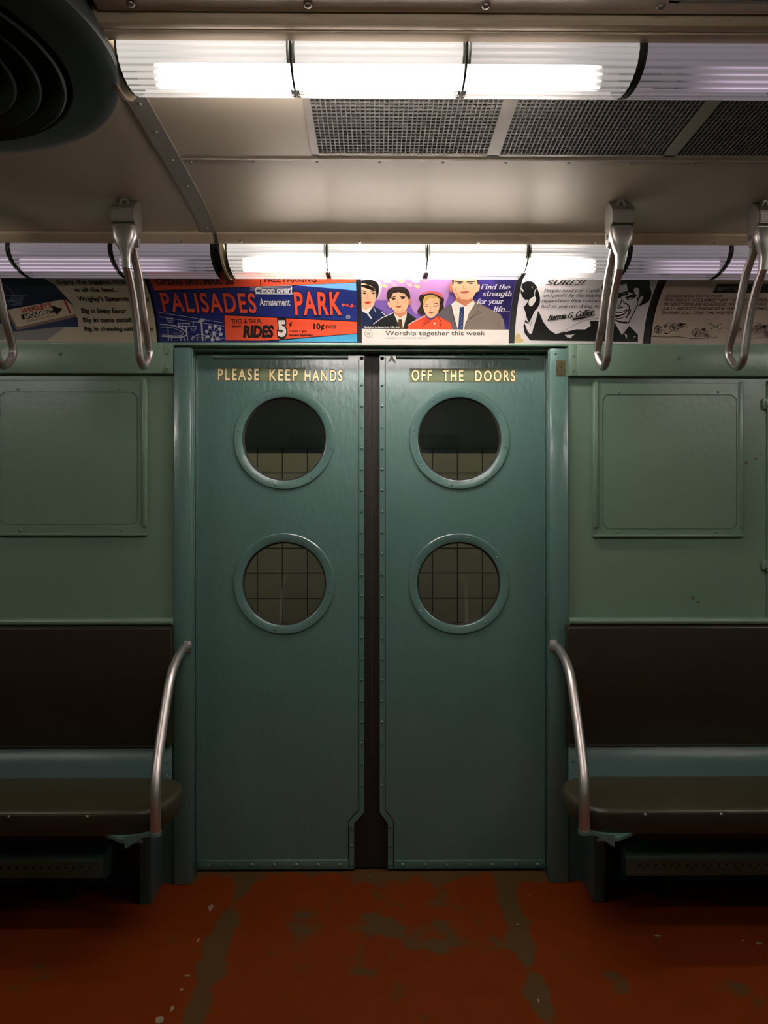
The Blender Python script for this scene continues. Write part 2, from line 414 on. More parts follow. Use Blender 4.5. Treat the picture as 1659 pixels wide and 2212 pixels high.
# ---- cove behind the car cards, ledge under them, header over the doors
def smooth_cove(P, per=8):
    Q = [P[0]] + P + [P[-1]]; out = []
    for i in range(len(P)-1):
        for k in range(per):
            t = k/per; a, b, c_, d_ = Q[i], Q[i+1], Q[i+2], Q[i+3]
            out.append(tuple(0.5*((2*b[j]) + (-a[j]+c_[j])*t + (2*a[j]-5*b[j]+4*c_[j]-d_[j])*t*t + (-a[j]+3*b[j]-3*c_[j]+d_[j])*t**3) for j in (0, 1)))
    return out + [P[-1]]
COVE = [(2.670, 0.592), (2.662, 0.625), (2.646, 0.665), (2.618, 0.705), (2.578, 0.742), (2.528, 0.774), (2.47, 0.800), (2.40, 0.822)]
COVE = smooth_cove(COVE)
def cove_at(px, py, off=0.0):
    """point of the cove surface seen at photo pixel px,py, lifted off metres towards the car"""
    lo, hi = 0.0, len(COVE)-1.0001
    def pt(s):
        i = int(s); f = s - i
        return (COVE[i][0]+(COVE[i+1][0]-COVE[i][0])*f, COVE[i][1]+(COVE[i+1][1]-COVE[i][1])*f)
    for _ in range(40):
        s = (lo+hi)/2; d, dz = pt(s)
        if at(px, py, d).z - CAMZ > dz: lo = s
        else: hi = s
    s = (lo+hi)/2; d, dz = pt(s); i = int(s)
    td, tz = COVE[i+1][0]-COVE[i][0], COVE[i+1][1]-COVE[i][1]; L = math.hypot(td, tz)
    nd, nz = -tz/L, td/L                 # towards camera / down
    p = at(px, py, d)
    return Vector((p.x, p.y + nd*off, p.z + nz*off))
pr = [(W(0, d+0.004, 0).y, CAMZ+dz+0.004) for d, dz in COVE] + [(0.10, CAMZ+0.822), (0.10, CAMZ+0.592)]
cv = MB().sweep_x(pr, XL, XR).build('wall_cove', M['black']); structure(cv, 'black curved rack behind the row of car cards', 'wall')
lz1 = at(815, 738, 2.645).z; lz0 = at(815, 750, 2.645).z
lg = MB().box((XL, W(0, 2.663, 0).y, 1.8970), (XR, 0.10, lz1), 0.0025)
lg.box((XL, W(0, 2.700, 0).y, lz0+0.001), (XR, 0.10, 1.8972))
lgo = lg.build('trim_3', M['green']); structure(lgo, 'green ledge running under the car cards', 'trim')
hd = MB().box((XL, 0.045, 1.88), (XR, 0.10, lz0)).build('wall_header', M['teal_dark']); structure(hd, 'dark header above the sliding doors', 'wall')

# ---- green side walls left and right of the doorway
pxl = (375, 413, 420, 428)               # left post: front face, ridge, step
PLx0, PLx1 = at(375, 1200, 2.655).x, at(413, 1200, 2.655).x
PRx0, PRx1 = at(1188, 1200, 2.655).x, at(1228, 1200, 2.655).x
def side_wall(side):
    L = side == 'left'
    xa, xb = (XL, PLx0) if L else (PRx1, XR)
    wy = W(0, DW, 0).y
    o = MB().box((xa, wy, 0.0), (xb, 0.10, lz0)).build('wall_' + side, M['green'])
    structure(o, 'green painted car side wall %s of the sliding doors' % side, 'wall')
    lp = MB().box((xa, wy-0.0015, 0.0), (xb, wy+0.002, 0.50)).build('lower_panel', M['teal_dark'], o)
    # header band with butt seam
    edge = at(372 if L else 1229, 780, 2.645).x; seam = at(353 if L else 1247, 780, 2.645).x
    z1, z0 = 1.8982, at(200 if L else 1450, 806 if L else 812, 2.645).z
    yf = W(0, 2.645, 0).y
    b = MB().box((XL if L else seam+0.001, yf, z0), (seam-0.001 if L else XR, wy+0.01, z1), 0.003)
    b.box((seam-0.001 if L else edge, yf+0.001, z0), (edge if L else seam+0.001, wy+0.01, z1), 0.002)
    bo = structure(b.build('trim_6' if L else 'trim_7', M['green']), 'green band with butt seam above the wall panel, %s of the doors' % side, 'trim')
    for px, py in (((361, 763), (362, 795)) if L else ((1238, 769), (1238, 801))):
        fastener(at(px, py, 2.6455), bo, 'rivet', 0.0048, 0.004, M['green'])
    for k in range(4):
        px = (131 - 333*k) if L else (1465 + 333*k)
        fastener(at(px, 764 if L else 773, 2.645), bo, 'screw', 0.0075, 0.005, M['green'])
    # rounded rail above the bench back
    zr0, zr1 = at(815, 1351, 2.635).z, at(815, 1337, 2.635).z
    pr = [(wy, zr1)] + [(wy-0.026+0.012*0 - 0.010*math.sin(math.radians(a)), (zr0+zr1)/2+(zr1-zr0)/2*math.cos(math.radians(a))) for a in range(0, 181, 30)] + [(wy, zr0)]
    structure(MB().sweep_x(pr, xa, xb).build('trim_8' if L else 'trim_9', M['green']), 'rounded green rail above the bench back, %s of the doors' % side, 'trim')
    return o
wl = side_wall('left'); wr = side_wall('right')

# ---- door posts
def post(side):
    L = side == 'left'; s = -1 if L else 1
    xa, xb = (PLx0, PLx1) if L else (PRx0, PRx1)
    inner = xb if L else xa                               # edge towards the doors
    dl = at(428, 1200, 2.75).x if L else at(1176, 1200, 2.75).x
    b = MB().box((xa, W(0, 2.655, 0).y, 0.0), (xb, 0.10, lz0), 0.004)
    o = b.build('trim_4' if L else 'trim_5', M['teal']); structure(o, 'teal painted post on the %s of the doorway' % side, 'trim')
    MB().box((inner - 0.0015, W(0, 2.672, 0).y, 0.0), (inner + 0.0015, W(0, 2.684, 0).y, lz0-0.002), 0.001).build('door_bead', M['teal'], o)
    MB().box((inner - 0.0015, W(0, 2.712, 0).y, 0.0), (inner + 0.0015, W(0, 2.720, 0).y, lz0-0.002), 0.001).build('door_bead', M['rubber'], o)
    if not L: fastener(at(1200, 764, 2.655), o, 'rivet', 0.0045, 0.003, M['teal'])
    return o
pl = post('left'); pr_ = post('right')

# ---- the sliding doors
def text_mesh(body, bold=0.0, shear=0.0, spacing=1.0):
    cu = bpy.data.curves.new('lettering', 'FONT'); cu.body = body; cu.size = 1.0
    cu.offset = bold; cu.shear = shear; cu.space_character = spacing
    cu.resolution_u = 4; cu.fill_mode = 'FRONT'
    o = bpy.data.objects.new('lettering', cu); C.objects.link(o)
    bpy.context.view_layer.update()
    dg = bpy.context.evaluated_depsgraph_get()
    me = bpy.data.meshes.new_from_object(o.evaluated_get(dg)); bpy.data.objects.remove(o); bpy.data.curves.remove(cu)
    return me

def door(side):
    L = side == 'left'
    D = 2.75; yb = 0.040
    xo = at(426 if L else 1179, 1200, D).x - (0.02 if L else -0.02); xi = at(787 if L else 820, 1200, D).x
    xn = at(765 if L else 838, 1800, D).x                     # notch at the foot
    zt = lz0 - 0.002; zn0, zn1 = at(815, 1753, D).z, at(815, 1778, D).z; zb = 0.008
    root = empty('door_1' if L else 'door_2', ((xo+xi)/2, 0, 0))
    structure(root, ('teal sliding door leaf lettered PLEASE KEEP HANDS, with two portholes' if L else
                     'teal sliding door leaf lettered OFF THE DOORS, with two portholes'), 'door')
    cu = at(614 if L else 992.5, 948.5, D); cd = at(614 if L else 991, 1261, D)
    rg, rr = 0.1525, 0.1850
    out = [(xo, zb), (xn, zb), (xn, zn1), (xi, zn0), (xi, zt), (xo, zt)]
    fn = lambda u, v, t: Vector((u, t, v))
    MB().plate([out, circle((cu.x, cu.z), rg+0.004), circle((cd.x, cd.z), rg+0.004)], fn, 0.0, yb).build('leaf', M['teal'], root, angle=30)
    for c in (cu, cd):
        ring = MB().lathe([(rr, 0.002), (rr-0.001, -0.004), (rr-0.004, -0.0065), (rg+0.004, -0.0065), (rg, -0.004), (rg-0.001, 0.018), (rg+0.006, 0.018)], (c.x, 0, c.z), 'Y', 72)
        ro = ring.build('porthole_ring', M['teal'], root)
        gl = MB().lathe([(rg+0.002, 0), (0.0001, 0)], (c.x, 0.016, c.z), 'Y', 64).build('pane', M['glass'], root)
        gk = MB().lathe([(rg, 0.010), (rg-0.0055, 0.011), (rg-0.006, 0.0155), (rg, 0.0155)], (c.x, 0, c.z), 'Y', 64).build('gasket', M['rubber'], root)
        for k in range(8):
            a = math.radians(22.5 + 12 + 45*k)
            fastener((c.x + 0.170*math.cos(a), -0.0065, c.z + 0.170*math.sin(a)), ro, 'screw', 0.0040, 0.0016, M['teal'])
    # riveted edge strip following the notch
    w_ = 0.0185 if L else -0.0185
    y0 = -0.005
    # outline of a bent strip
    k = 0.0068 if L else -0.0068
    strip = [(xi, zt-0.012), (xi, zn0), (xn, zn1), (xn, zb+0.002), (xn-w_, zb+0.002), (xn-w_, zn1+0.008), (xi-w_, zn0+0.008), (xi-w_, zt-0.012)]
    es = MB().plate([strip], fn, y0, 0.002).build('edge_strip', M['teal'], root, angle=30)
    dk = MB().plate([[(xi-w_, zt-0.012), (xi-w_, zn0+0.008), (xn-w_, zn1+0.008), (xn-w_, zb+0.002), (xn-w_-k*0.5, zb+0.002), (xn-w_-k*0.5, zn1+0.009), (xi-w_-k*0.5, zn0+0.009), (xi-w_-k*0.5, zt-0.012)]], fn, -0.0008, 0.002)
    dk.build('strip_seam', M['rubber'], root)
    ys = [774] + [832 + 45.5*i for i in range(20)]
    for i, y in enumerate(ys):
        p = at(781.5 if L else 825.5, y, D + y0)
        fastener((xi - w_*0.5, y0, p.z), es, 'rivet', 0.0058 if i else 0.0075, 0.0045, M['rubber'] if i == 0 else M['teal'])
    for y in (1784, 1826, 1866):
        fastener((xn - w_*0.5, y0, at(815, y, D).z), es, 'rivet', 0.0058, 0.0045, M['teal'])
    # black rubber nosing filling the gap (recessed)
    cx = at(803.5, 1200, D).x + (-0.0012 if L else 0.0012)
    rs = [(xi, zt), (cx, zt), (cx, zb), (xn, zb), (xn, zn1), (xi, zn0)]
    MB().plate([rs], fn, 0.012, 0.036).build('rubber_nosing', M['rubber'], root)
    # plate at the top with seven screws
    pa, pb = at(461 if L else 855, 757, D), at(752 if L else 1144, 775, D)
    tp = MB().box((pa.x, -0.006, pb.z), (pb.x, 0.002, zt-0.004), 0.002).build('top_plate', M['teal'], root)
    sh = MB().box((pa.x-0.001, -0.0015, pb.z-0.003), (pb.x+0.001, 0.002, pb.z+0.001)).build('plate_seam', M['rubber'], root)
    for i in range(7):
        px = (467 + 46.1*i) if L else (861 + 46*i)
        q = at(px, 763 if L else 765, D); fastener((q.x, -0.006, q.z), tp, 'screw', 0.0068, 0.004, M['teal'])
    # kick strip at the foot
    ka, kb = at(428 if L else 852, 1858, D), at(753 if L else 1177, 1879, D)
    kp = MB().box((ka.x, -0.005, max(kb.z, 0.009)), (kb.x, 0.002, ka.z), 0.002).build('kick_strip', M['teal'], root)
    for i in range(7):
        px = (450 + 47.5*i) if L else (870 + 48.5*i)
        q = at(px, 1867, D); fastener((q.x, -0.005, q.z), kp, 'rivet', 0.0075, 0.005, M['teal'])
    # lettering on its varnished strip
    if L: rect, words, strip = (470, 794, 741, 826), [('PLEASE', 471, 796.5, 560, 822), ('KEEP', 582, 797.5, 643.5, 822.5), ('HANDS', 658, 799, 740, 824)], [(469, 794, 660, 824)]
    else: rect, words, strip = (885, 796, 1116, 827), [('OFF', 889, 798, 932.5, 823), ('THE', 956, 799, 1001, 824), ('DOORS', 1026, 800, 1113, 824.5)], [(885, 796, 1117, 826)]
    for (a0, b0, a1, b1) in strip:
        p, q = at(a0, b0, D), at(a1, b1, D)
        MB().box((p.x, -0.0008, q.z), (q.x, 0.001, p.z)).build('varnish_strip', M['decal'], root)
    for (wd, a0, b0, a1, b1) in words:
        for nm, grow, y, mt in (('letter_outline', 1.0, -0.0014, 'letter_edge'), ('letters', -1.1, -0.0022, 'gold')):
            bold = 0.070 if grow > 0 else 0.026
            me = text_mesh(wd, bold, 0, 1.30)
            xs = [v.co.x for v in me.vertices]; zs = [v.co.y for v in me.vertices]
            g = 1.3 if grow > 0 else 0.0
            p, q = at(a0-g, b1+g, D), at(a1+g, b0-g, D)
            for v in me.vertices:
                u = (v.co.x-min(xs))/(max(xs)-min(xs)); t = (v.co.y-min(zs))/(max(zs)-min(zs))
                v.co = Vector((p.x+(q.x-p.x)*u, y, p.z+(q.z-p.z)*t))
            me.materials.clear(); me.materials.append(M[mt])
            o = bpy.data.objects.new(nm, me); C.objects.link(o); attach(o, root)
    if not L:
        t0, t1, t2, t3 = at(846, 766, D), at(855, 784, D), at(846, 778, D), at(838, 784, D)
        MB().plate([[(t0.x, t0.z), (t1.x, t1.z), (t2.x, t2.z), (t3.x, t3.z)]], fn, -0.0062, -0.004).build('maker_mark', M['white_mark'], root)
    return root
d1 = door('left'); d2 = door('right')

# ---- the side behind the camera and the ends of the built stretch (seen only in reflections and by the light)
bw = MB().box((XL, YB-0.10, 0), (XR, YB, ZC)).build('wall_behind', M['green']); structure(bw, 'green painted car side behind the camera', 'wall')
bd = MB().box((-0.64, YB, 0), (-0.01, YB+0.02, 1.9), 0.004); bd.box((0.01, YB, 0), (0.64, YB+0.02, 1.9), 0.004)
bd.build('door_leaves', M['teal'], bw)
ee = MB().box((XL-0.1, YB-0.1, -0.06), (XL, 0.10, ZC+0.04)).build('wall_end_left', M['green']); structure(ee, 'green end of the car on the left', 'wall')
ee = MB().box((XR, YB-0.1, -0.06), (XR+0.1, 0.10, ZC+0.04)).build('wall_end_right', M['green']); structure(ee, 'green end of the car on the right', 'wall')

# ================================================================== LAMPS
def smooth_profile(pts, n):
    """Catmull-Rom through (d, dz) points"""
    P = [pts[0]] + pts + [pts[-1]]; out = []
    segs = len(pts)-1
    for k in range(n+1):
        s = k/n*segs; i = min(int(s), segs-1); t = s-i
        p0, p1, p2, p3 = P[i], P[i+1], P[i+2], P[i+3]
        out.append(tuple(0.5*((2*p1[j]) + (-p0[j]+p2[j])*t + (2*p0[j]-5*p1[j]+4*p2[j]-p3[j])*t*t + (-p0[j]+3*p1[j]-3*p2[j]+p3[j])*t**3) for j in (0, 1)))
    return out
def lens(x0, x1, prof, parent, glow, name='lens'):
    """ribbed lens section: ribbed trough, clear end walls and rims"""
    n = 156; pts = smooth_profile(prof, n); cx = sum(p[0] for p in pts)/len(pts); cz = max(p[1] for p in pts)
    bm = bmesh.new(); uvl = bm.loops.layers.uv.new('UVMap'); A = []; B = []
    e = 0.004
    for k, (d, dz) in enumerate(pts):
        a = pts[max(k-1, 0)]; b = pts[min(k+1, n)]
        td, tz = b[0]-a[0], b[1]-a[1]; L = math.hypot(td, tz) or 1
        nd, nz = tz/L, -td/L
        if nd*(d-cx) + nz*(dz-cz) < 0: nd, nz = -nd, -nz
        amp = 0.0011*math.sin(2*PI*13*k/n)
        A.append(bm.verts.new(W(x0+e, d+nd*amp, dz+nz*amp))); B.append(bm.verts.new(W(x1-e, d+nd*amp, dz+nz*amp)))
    for k in range(n):
        f = bm.faces.new((A[k], B[k], B[k+1], A[k+1]))
        for lp, uv in zip(f.loops, ((0, k/n), (1, k/n), (1, (k+1)/n), (0, (k+1)/n))): lp[uvl].uv = uv
        f.smooth = True
    me = bpy.data.meshes.new(name); bm.to_mesh(me); bm.free(); me.materials.append(M['lens_' + glow])
    o = bpy.data.objects.new(name, me); C.objects.link(o); attach(o, parent)
    for xe in (x0, x1-e):
        fn = lambda u, v, t, xe=xe: W(xe + t, u, v)
        loop = [(p[0], p[1]) for p in pts[::4]]
        MB().plate([loop], fn, 0.0, e).build('lens_end', M['lens_edge'], o, smooth=False)
    return o
def tube_(x0, x1, d, dz, on, parent):
    p0, p1 = W(x0, d, dz), W(x1, d, dz)
    t = MB().tube([p0, p1], 0.022, 20).build('lamp_tube', M['tube_' + on], parent)
    for q0, q1 in ((W(x0-0.03, d, dz), p0), (p1, W(x1+0.03, d, dz))): MB().tube([q0, q1], 0.0225, 20).build('tube_cap', M['screw'], t)
def fixture(name, label, xs, prof, tubes, tube_at, back, glows, ends, parent_group=None):
    x0, x1 = min(xs), max(xs)
    root = thing(name, label, 'lamp', W((x0+x1)/2, prof[0][0], prof[0][1]), parent_group)
    for k, (a, b) in enumerate(zip(xs[:-1], xs[1:])):
        lens(a+0.0035, b-0.0035, prof, root, glows[k])
        if k:                                                   # black divider between two lens sections
            pts = smooth_profile(prof, 30)
            MB().plate([pts], lambda u, v, t, a=a: W(a + t, u, v), -0.002, 0.002).build('divider', M['rubber'], root, smooth=False)
    for (a, b, on) in tubes: tube_(a, b, tube_at[0], tube_at[1], on, root)
    bk = MB().sweep_x([(W(0, d, 0).y, CAMZ+dz) for d, dz in back], W(x0, 0, 0).x, W(x1, 0, 0).x).build('reflector', M['reflector'], root)
    return root

# nearer lamp, hung under the ceiling
NP = [(1.344, 0.842), (1.346, 0.826), (1.358, 0.810), (1.380, 0.799), (1.412, 0.795), (1.448, 0.800), (1.482, 0.814), (1.510, 0.836), (1.520, 0.858)]
nx = [-0.472+0.3165*k for k in range(11)]
near = fixture('ceiling_lamp', 'long ribbed lamp hung below the ceiling, nearest the camera, brightly lit at left', nx, NP,
               [(-0.415, 0.42, 'near'), (0.56, 1.40, 'dim'), (1.50, 2.60, 'near')], (1.422, 0.8205), [(1.34, 0.872), (1.53, 0.872), (1.53, 0.886), (1.34, 0.886)], ('lit', 'lit', 'half', 'dim', 'dim', 'dim', 'lit', 'lit', 'lit', 'lit'), None)  # the lit tube and sections at the right end are added, unseen, for brightness
xa, xb = W(-0.482, 0, 0).x, W(nx[-1], 0, 0).x
def sweep(pts, x0, x1, name, m, parent): return MB().sweep_x([(W(0, d, 0).y, CAMZ+dz) for d, dz in pts], x0, x1).build(name, m, parent)
sweep([(1.300, 0.8585), (1.300, 0.850), (1.3045, 0.8445), (1.312, 0.8425), (1.3195, 0.8430), (1.3195, 0.872), (1.300, 0.872)], xa, xb, 'upper_rail', M['cornice'], near)
sweep([(1.3200, 0.8445), (1.3225, 0.8405), (1.330, 0.8385), (1.343, 0.8385), (1.343, 0.872), (1.3200, 0.872)], xa+0.004, xb, 'lower_rail', M['cornice'], near)
ec = MB().plate([[(1.298, 0.8595), (1.298, 0.848), (1.305, 0.842), (1.345, 0.836), (1.353, 0.806), (1.378, 0.793), (1.412, 0.789), (1.452, 0.793), (1.488, 0.808), (1.516, 0.832), (1.528, 0.86), (1.53, 0.886), (1.34, 0.886), (1.298, 0.87)]],
               lambda u, v, t: W(-0.490 + t, u, v), 0.0, 0.008).build('end_cap', M['cornice'], near)

# unseen lamp added beyond the fan to brighten the left side
nl = [-2.60+0.3165*k for k in range(5)]
added_left_lamp = fixture('ceiling_lamp', 'added ribbed lamp hung below the ceiling beyond the fan, out of view at left', nl, NP, [(-2.54, -1.40, 'near')], (1.422, 0.8205),
               [(1.34, 0.872), (1.53, 0.872), (1.53, 0.886), (1.34, 0.886)], ('lit',)*4, None)
xq, xr = W(nl[0], 0, 0).x, W(nl[-1]+0.01, 0, 0).x
sweep([(1.300, 0.8585), (1.300, 0.850), (1.3045, 0.8445), (1.312, 0.8425), (1.343, 0.8385), (1.343, 0.872), (1.300, 0.872)], xq, xr, 'upper_rail', M['cornice'], added_left_lamp)

# unseen parallel lamp added across the centre panel to raise the light level
TP = [(2.30-d, dz) for d, dz in NP]
twin = fixture('ceiling_lamp', 'added ribbed lamp on the camera side of the centre ceiling panel, out of view', nx, TP, [(-0.415, 0.62, 'twin'), (1.50, 2.60, 'twin')], (2.30-1.422, 0.8205),
               [(0.96, 0.872), (0.77, 0.872), (0.77, 0.886), (0.96, 0.886)], ('lit', 'lit', 'half', 'dim', 'dim', 'dim', 'lit', 'lit', 'lit', 'lit'), None)
sweep([(1.000, 0.8585), (1.000, 0.850), (0.9955, 0.8445), (0.988, 0.8425), (0.957, 0.8385), (0.957, 0.872), (1.000, 0.872)], xa, xb, 'upper_rail', M['cornice'], twin)

# lamps over the car cards
FP = [(2.343, 0.834), (2.341, 0.822), (2.346, 0.806), (2.360, 0.790), (2.384, 0.778), (2.415, 0.771), (2.452, 0.768), (2.488, 0.770), (2.506, 0.779), (2.512, 0.790)]
FB = [(2.35, 0.848), (2.52, 0.806), (2.53, 0.816), (2.36, 0.858)]
def cove_lamp(name, label, xs, tubes, xa, xb, ends, glows):
    r = fixture(name, label, xs, FP, tubes, (2.425, 0.7945), FB, glows, None, 'lamps over the car cards')
    X0, X1 = W(xa, 0, 0).x, W(xb, 0, 0).x
    co = sweep([(2.336, 0.831), (2.318, 0.840), (2.309, 0.850), (2.312, 0.8575), (2.325, 0.862), (2.36, 0.866), (2.352, 0.834)], X0, X1, 'cornice', M['cornice'], r)
    x = min(xa, xb) + 0.07
    while x < max(xa, xb):
        p = W(x, 2.3285, 0.8350)
        o = fastener(p, co, 'screw', 0.0055, 0.003, M['screw'], '-Y'); o.rotation_euler = (math.radians(55), 0, 0)
        x += 0.3675
    for xe in ends:
        pr = [(2.334, 0.836), (2.332, 0.822), (2.338, 0.801), (2.354, 0.784), (2.38, 0.772), (2.415, 0.765), (2.455, 0.762), (2.492, 0.765), (2.514, 0.776), (2.50, 0.81), (2.36, 0.845)]
        MB().plate([pr], lambda u, v, t: W(xe+t, u, v), 0.0, 0.007).build('end_cap', M['cornice'], r)
    return r
mx_ = [-0.475+0.316*k for k in range(8)]
cove_lamp('cove_lamp', 'ribbed lamp row over the doors, shining bright above the car cards', mx_, [(-0.43, 0.70, 'far'), (0.84, 1.70, 'dim')], -0.492, mx_[-1], [-0.488], ('lit', 'lit', 'lit', 'half', 'dim', 'dim', 'dim'))
lx_ = [-0.512-0.316*k for k in range(5)]
cove_lamp('cove_lamp', 'dim ribbed lamp row over the chewing gum card, left of the lit row', list(reversed(lx_)), [(-1.45, -0.58, 'dim')], lx_[-1], -0.505, [], ('dim', 'dim', 'dim', 'dim'))

# ================================================================== VENT GRILLES
def grille(x0, x1, d0, d1, dz, label, group='ceiling grilles'):
    X0, X1, Y0, Y1, z = W(x0, 0, 0).x, W(x1, 0, 0).x, W(0, d0, 0).y, W(0, d1, 0).y, CAMZ+dz
    r = thing('vent_grille', label, 'grille', ((X0+X1)/2, (Y0+Y1)/2, z), group)
    fr = MB(); fw = 0.016
    fr.box((X0, Y0, z-0.002), (X0+fw, Y1, z+0.012)); fr.box((X1-fw, Y0, z-0.002), (X1, Y1, z+0.012))
    fr.box((X0, Y0, z-0.002), (X1, Y0+0.006, z+0.012)); fr.box((X0, Y1-0.006, z-0.002), (X1, Y1, z+0.012))
    fr.build('frame', M['beige_strip'], r, smooth=False)
    g = MB(); n = 39; k = 18
    for i in range(1, n):
        x = X0+fw+(X1-X0-2*fw)*i/n; g.box((x-0.0013, Y0, z-0.001), (x+0.0013, Y1, z+0.010))
    for i in range(1, k):
        y = Y0+(Y1-Y0)*i/k; g.box((X0+fw, y-0.0024, z+0.002), (X1-fw, y+0.0024, z+0.011))
    g.build('mesh', M['grille'], r, smooth=False)
    return r
grille(-0.161, 0.2885, VD0, VD1, 0.89, 'perforated ceiling grille behind the lamp, first from its left end')
grille(0.2885, 0.7285, VD0, VD1, 0.89, 'perforated ceiling grille behind the lamp, the middle one of three')
grille(0.7285, 1.1685, VD0, VD1, 0.89, 'perforated ceiling grille behind the lamp, at the right edge of the photo')
bm_ = MB().box((W(1.1685, 0, 0).x, yv0, ZC), (W(VX1, 0, 0).x, yv1, ZC+0.02)).build('blank_panel', M['beige'], ceil)
grille(0.49, 0.93, 1.02, 1.2625, 0.857, 'perforated grille in the centre ceiling panel, top right corner')

# ================================================================== CEILING FAN
FC = W(-0.84, 1.30, 0); 
fan = thing('ceiling_fan', 'dark round ceiling fan housing with ringed guard, upper left corner', 'fan', (FC.x, FC.y, CAMZ+0.80))
z = CAMZ
MB().lathe([(0.335, z+0.89), (0.352, z+0.86), (0.371, z+0.822), (0.378, z+0.806), (0.376, z+0.796), (0.368, z+0.790), (0.345, z+0.785), (0.312, z+0.781), (0.295, z+0.779), (0.290, z+0.784), (0.290, z+0.85)], (FC.x, FC.y, 0), 'Z', 96).build('housing', M['fan'], fan)
MB().lathe([(0.300, z+0.862), (0.0001, z+0.862)], (FC.x, FC.y, 0), 'Z', 48).build('fan_well', M['fan_deep'], fan)
for i, r in enumerate((0.280, 0.238, 0.196, 0.154, 0.112, 0.072)):
    dzo = 0.776 - 0.003*i
    MB().lathe([(r+0.004, z+dzo+0.0), (r, z+dzo-0.003), (r-0.004, z+dzo), (r-0.030, z+dzo+0.034), (r-0.027, z+dzo+0.036), (r+0.004, z+dzo)], (FC.x, FC.y, 0), 'Z', 72).build('guard_ring', M['fan'], fan)
MB().lathe([(0.045, z+0.80), (0.045, z+0.765), (0.036, z+0.757), (0.0001, z+0.754)], (FC.x, FC.y, 0), 'Z', 40).build('hub', M['fan'], fan)
for a in (20, 110, 200, 290):
    c, s = math.cos(math.radians(a)), math.sin(math.radians(a))
    MB().tube([(FC.x+0.04*c, FC.y+0.04*s, z+0.800), (FC.x+0.295*c, FC.y+0.295*s, z+0.812)], 0.007, 8).build('guard_spoke', M['fan_deep'], fan)

# ================================================================== GRAB HANDLES
def strap_hanger():
    root = empty('strap_hanger')
    # local frame: x along the car, y away from the camera, z up; origin on the ceiling; d is depth minus 2.17
    o = lambda d, dz: (d-2.17, dz-0.89)
    # bracket: side profile swept across its width
    pr = [o(2.108, 0.848), o(2.122, 0.862), o(2.150, 0.884), o(2.160, 0.8895), o(2.182, 0.8895), o(2.186, 0.840), o(2.186, 0.800), o(2.180, 0.772), o(2.168, 0.757), o(2.152, 0.758), o(2.142, 0.785), o(2.134, 0.8125), o(2.108, 0.8130)]
    b = MB().sweep_x(pr, -0.032, 0.032); 
    bmesh.ops.bevel(b.bm, geom=b.bm.edges[:], offset=0.003, segments=2, affect='EDGES')
    br = b.build('bracket', M['steel'], root)
    MB().tube([(-0.0345, *o(2.164, 0.790)), (0.0345, *o(2.164, 0.790))], 0.0080, 16).build('pivot_pin', M['screw'], br)
    # bolts at the ceiling
    hk = MB().tube([(-0.014, *o(2.135, 0.866)), (-0.009, *o(2.138, 0.882)), (0.004, *o(2.140, 0.885)), (0.012, *o(2.138, 0.868))], 0.006, 10)
    hk.build('ceiling_bolt', M['screw'], br)
    # funnel: from the bracket's width to the neck
    f = MB(); secs = []
    for (d, dz, wx, wy) in ((2.137, 0.8085, 0.0325, 0.012), (2.135, 0.806, 0.0335, 0.016), (2.134, 0.795, 0.0335, 0.017), (2.135, 0.775, 0.0325, 0.018), (2.137, 0.761, 0.0262, 0.0185), (2.140, 0.746, 0.0188, 0.0170), (2.142, 0.733, 0.0135, 0.0142), (2.146, 0.715, 0.0120, 0.0128), (2.152, 0.692, 0.0117, 0.0124)):
        yy, zz = o(d, dz); ring = []
        for k in range(20):
            a = 2*PI*k/20; ca, sa = math.cos(a), math.sin(a); e = 0.55
            ring.append(f.bm.verts.new((wx*math.copysign(abs(ca)**e, ca), yy + wy*math.copysign(abs(sa)**e, sa), zz)))
        secs.append(ring)
    for A, B in zip(secs[:-1], secs[1:]):
        for k in range(20): f.bm.faces.new((A[k], A[(k+1) % 20], B[(k+1) % 20], B[k]))
    f.bm.faces.new(secs[0]); f.bm.faces.new(secs[-1])
    f.build('funnel', M['steel'], root)
    # second arm of the fork behind
    MB().tube([(0, *o(2.165, 0.800)), (0, *o(2.182, 0.785)), (0, *o(2.205, 0.765)), (0, *o(2.228, 0.739))], [0.022, 0.017, 0.0125, 0.0112], 16).build('rear_arm', M['steel'], root)
    # loop: down in front, round the bottom, up behind
    path = [o(2.150, 0.698), o(2.178, 0.665), o(2.205, 0.625), o(2.236, 0.556), o(2.257, 0.488), o(2.268, 0.462), o(2.285, 0.448), o(2.306, 0.4445), o(2.330, 0.457), o(2.350, 0.473), o(2.362, 0.489), o(2.364, 0.507)]
    path += [o(2.345, 0.540), o(2.314, 0.585), o(2.282, 0.655), o(2.252, 0.712), o(2.225, 0.742)]
    P = smooth_profile(path, 60)
    lp = MB(); n = 20; rings = []
    pts = [Vector((0, a, b)) for a, b in P]
    for i, p in enumerate(pts):                      # a fluted bar: 10 shallow grooves round the section
        t = (pts[min(i+1, len(pts)-1)] - pts[max(i-1, 0)]).normalized(); u = Vector((1, 0, 0)); v = t.cross(u)
        straight = 1.0 if (i < 17 or i > 44) else 0.0
        rings.append([lp.bm.verts.new(p + (u*math.cos(2*PI*k/n) + v*math.sin(2*PI*k/n)) * (0.0118 - (0.0012*straight if k % 2 else 0.0))) for k in range(n)])
    for A, B in zip(rings[:-1], rings[1:]):
        for k in range(n): lp.bm.faces.new((A[k], A[(k+1) % n], B[(k+1) % n], B[k]))
    lp.bm.faces.new(rings[0]); lp.bm.faces.new(rings[-1])
    lp.build('loop', M['steel'], root, angle=50)
    return root
def copy_tree(o, parent=None):
    c = o.copy(); C.objects.link(c)
    if parent: c.parent = parent
    for ch in list(o.children): copy_tree(ch, c)
    return c
gh = strap_hanger()
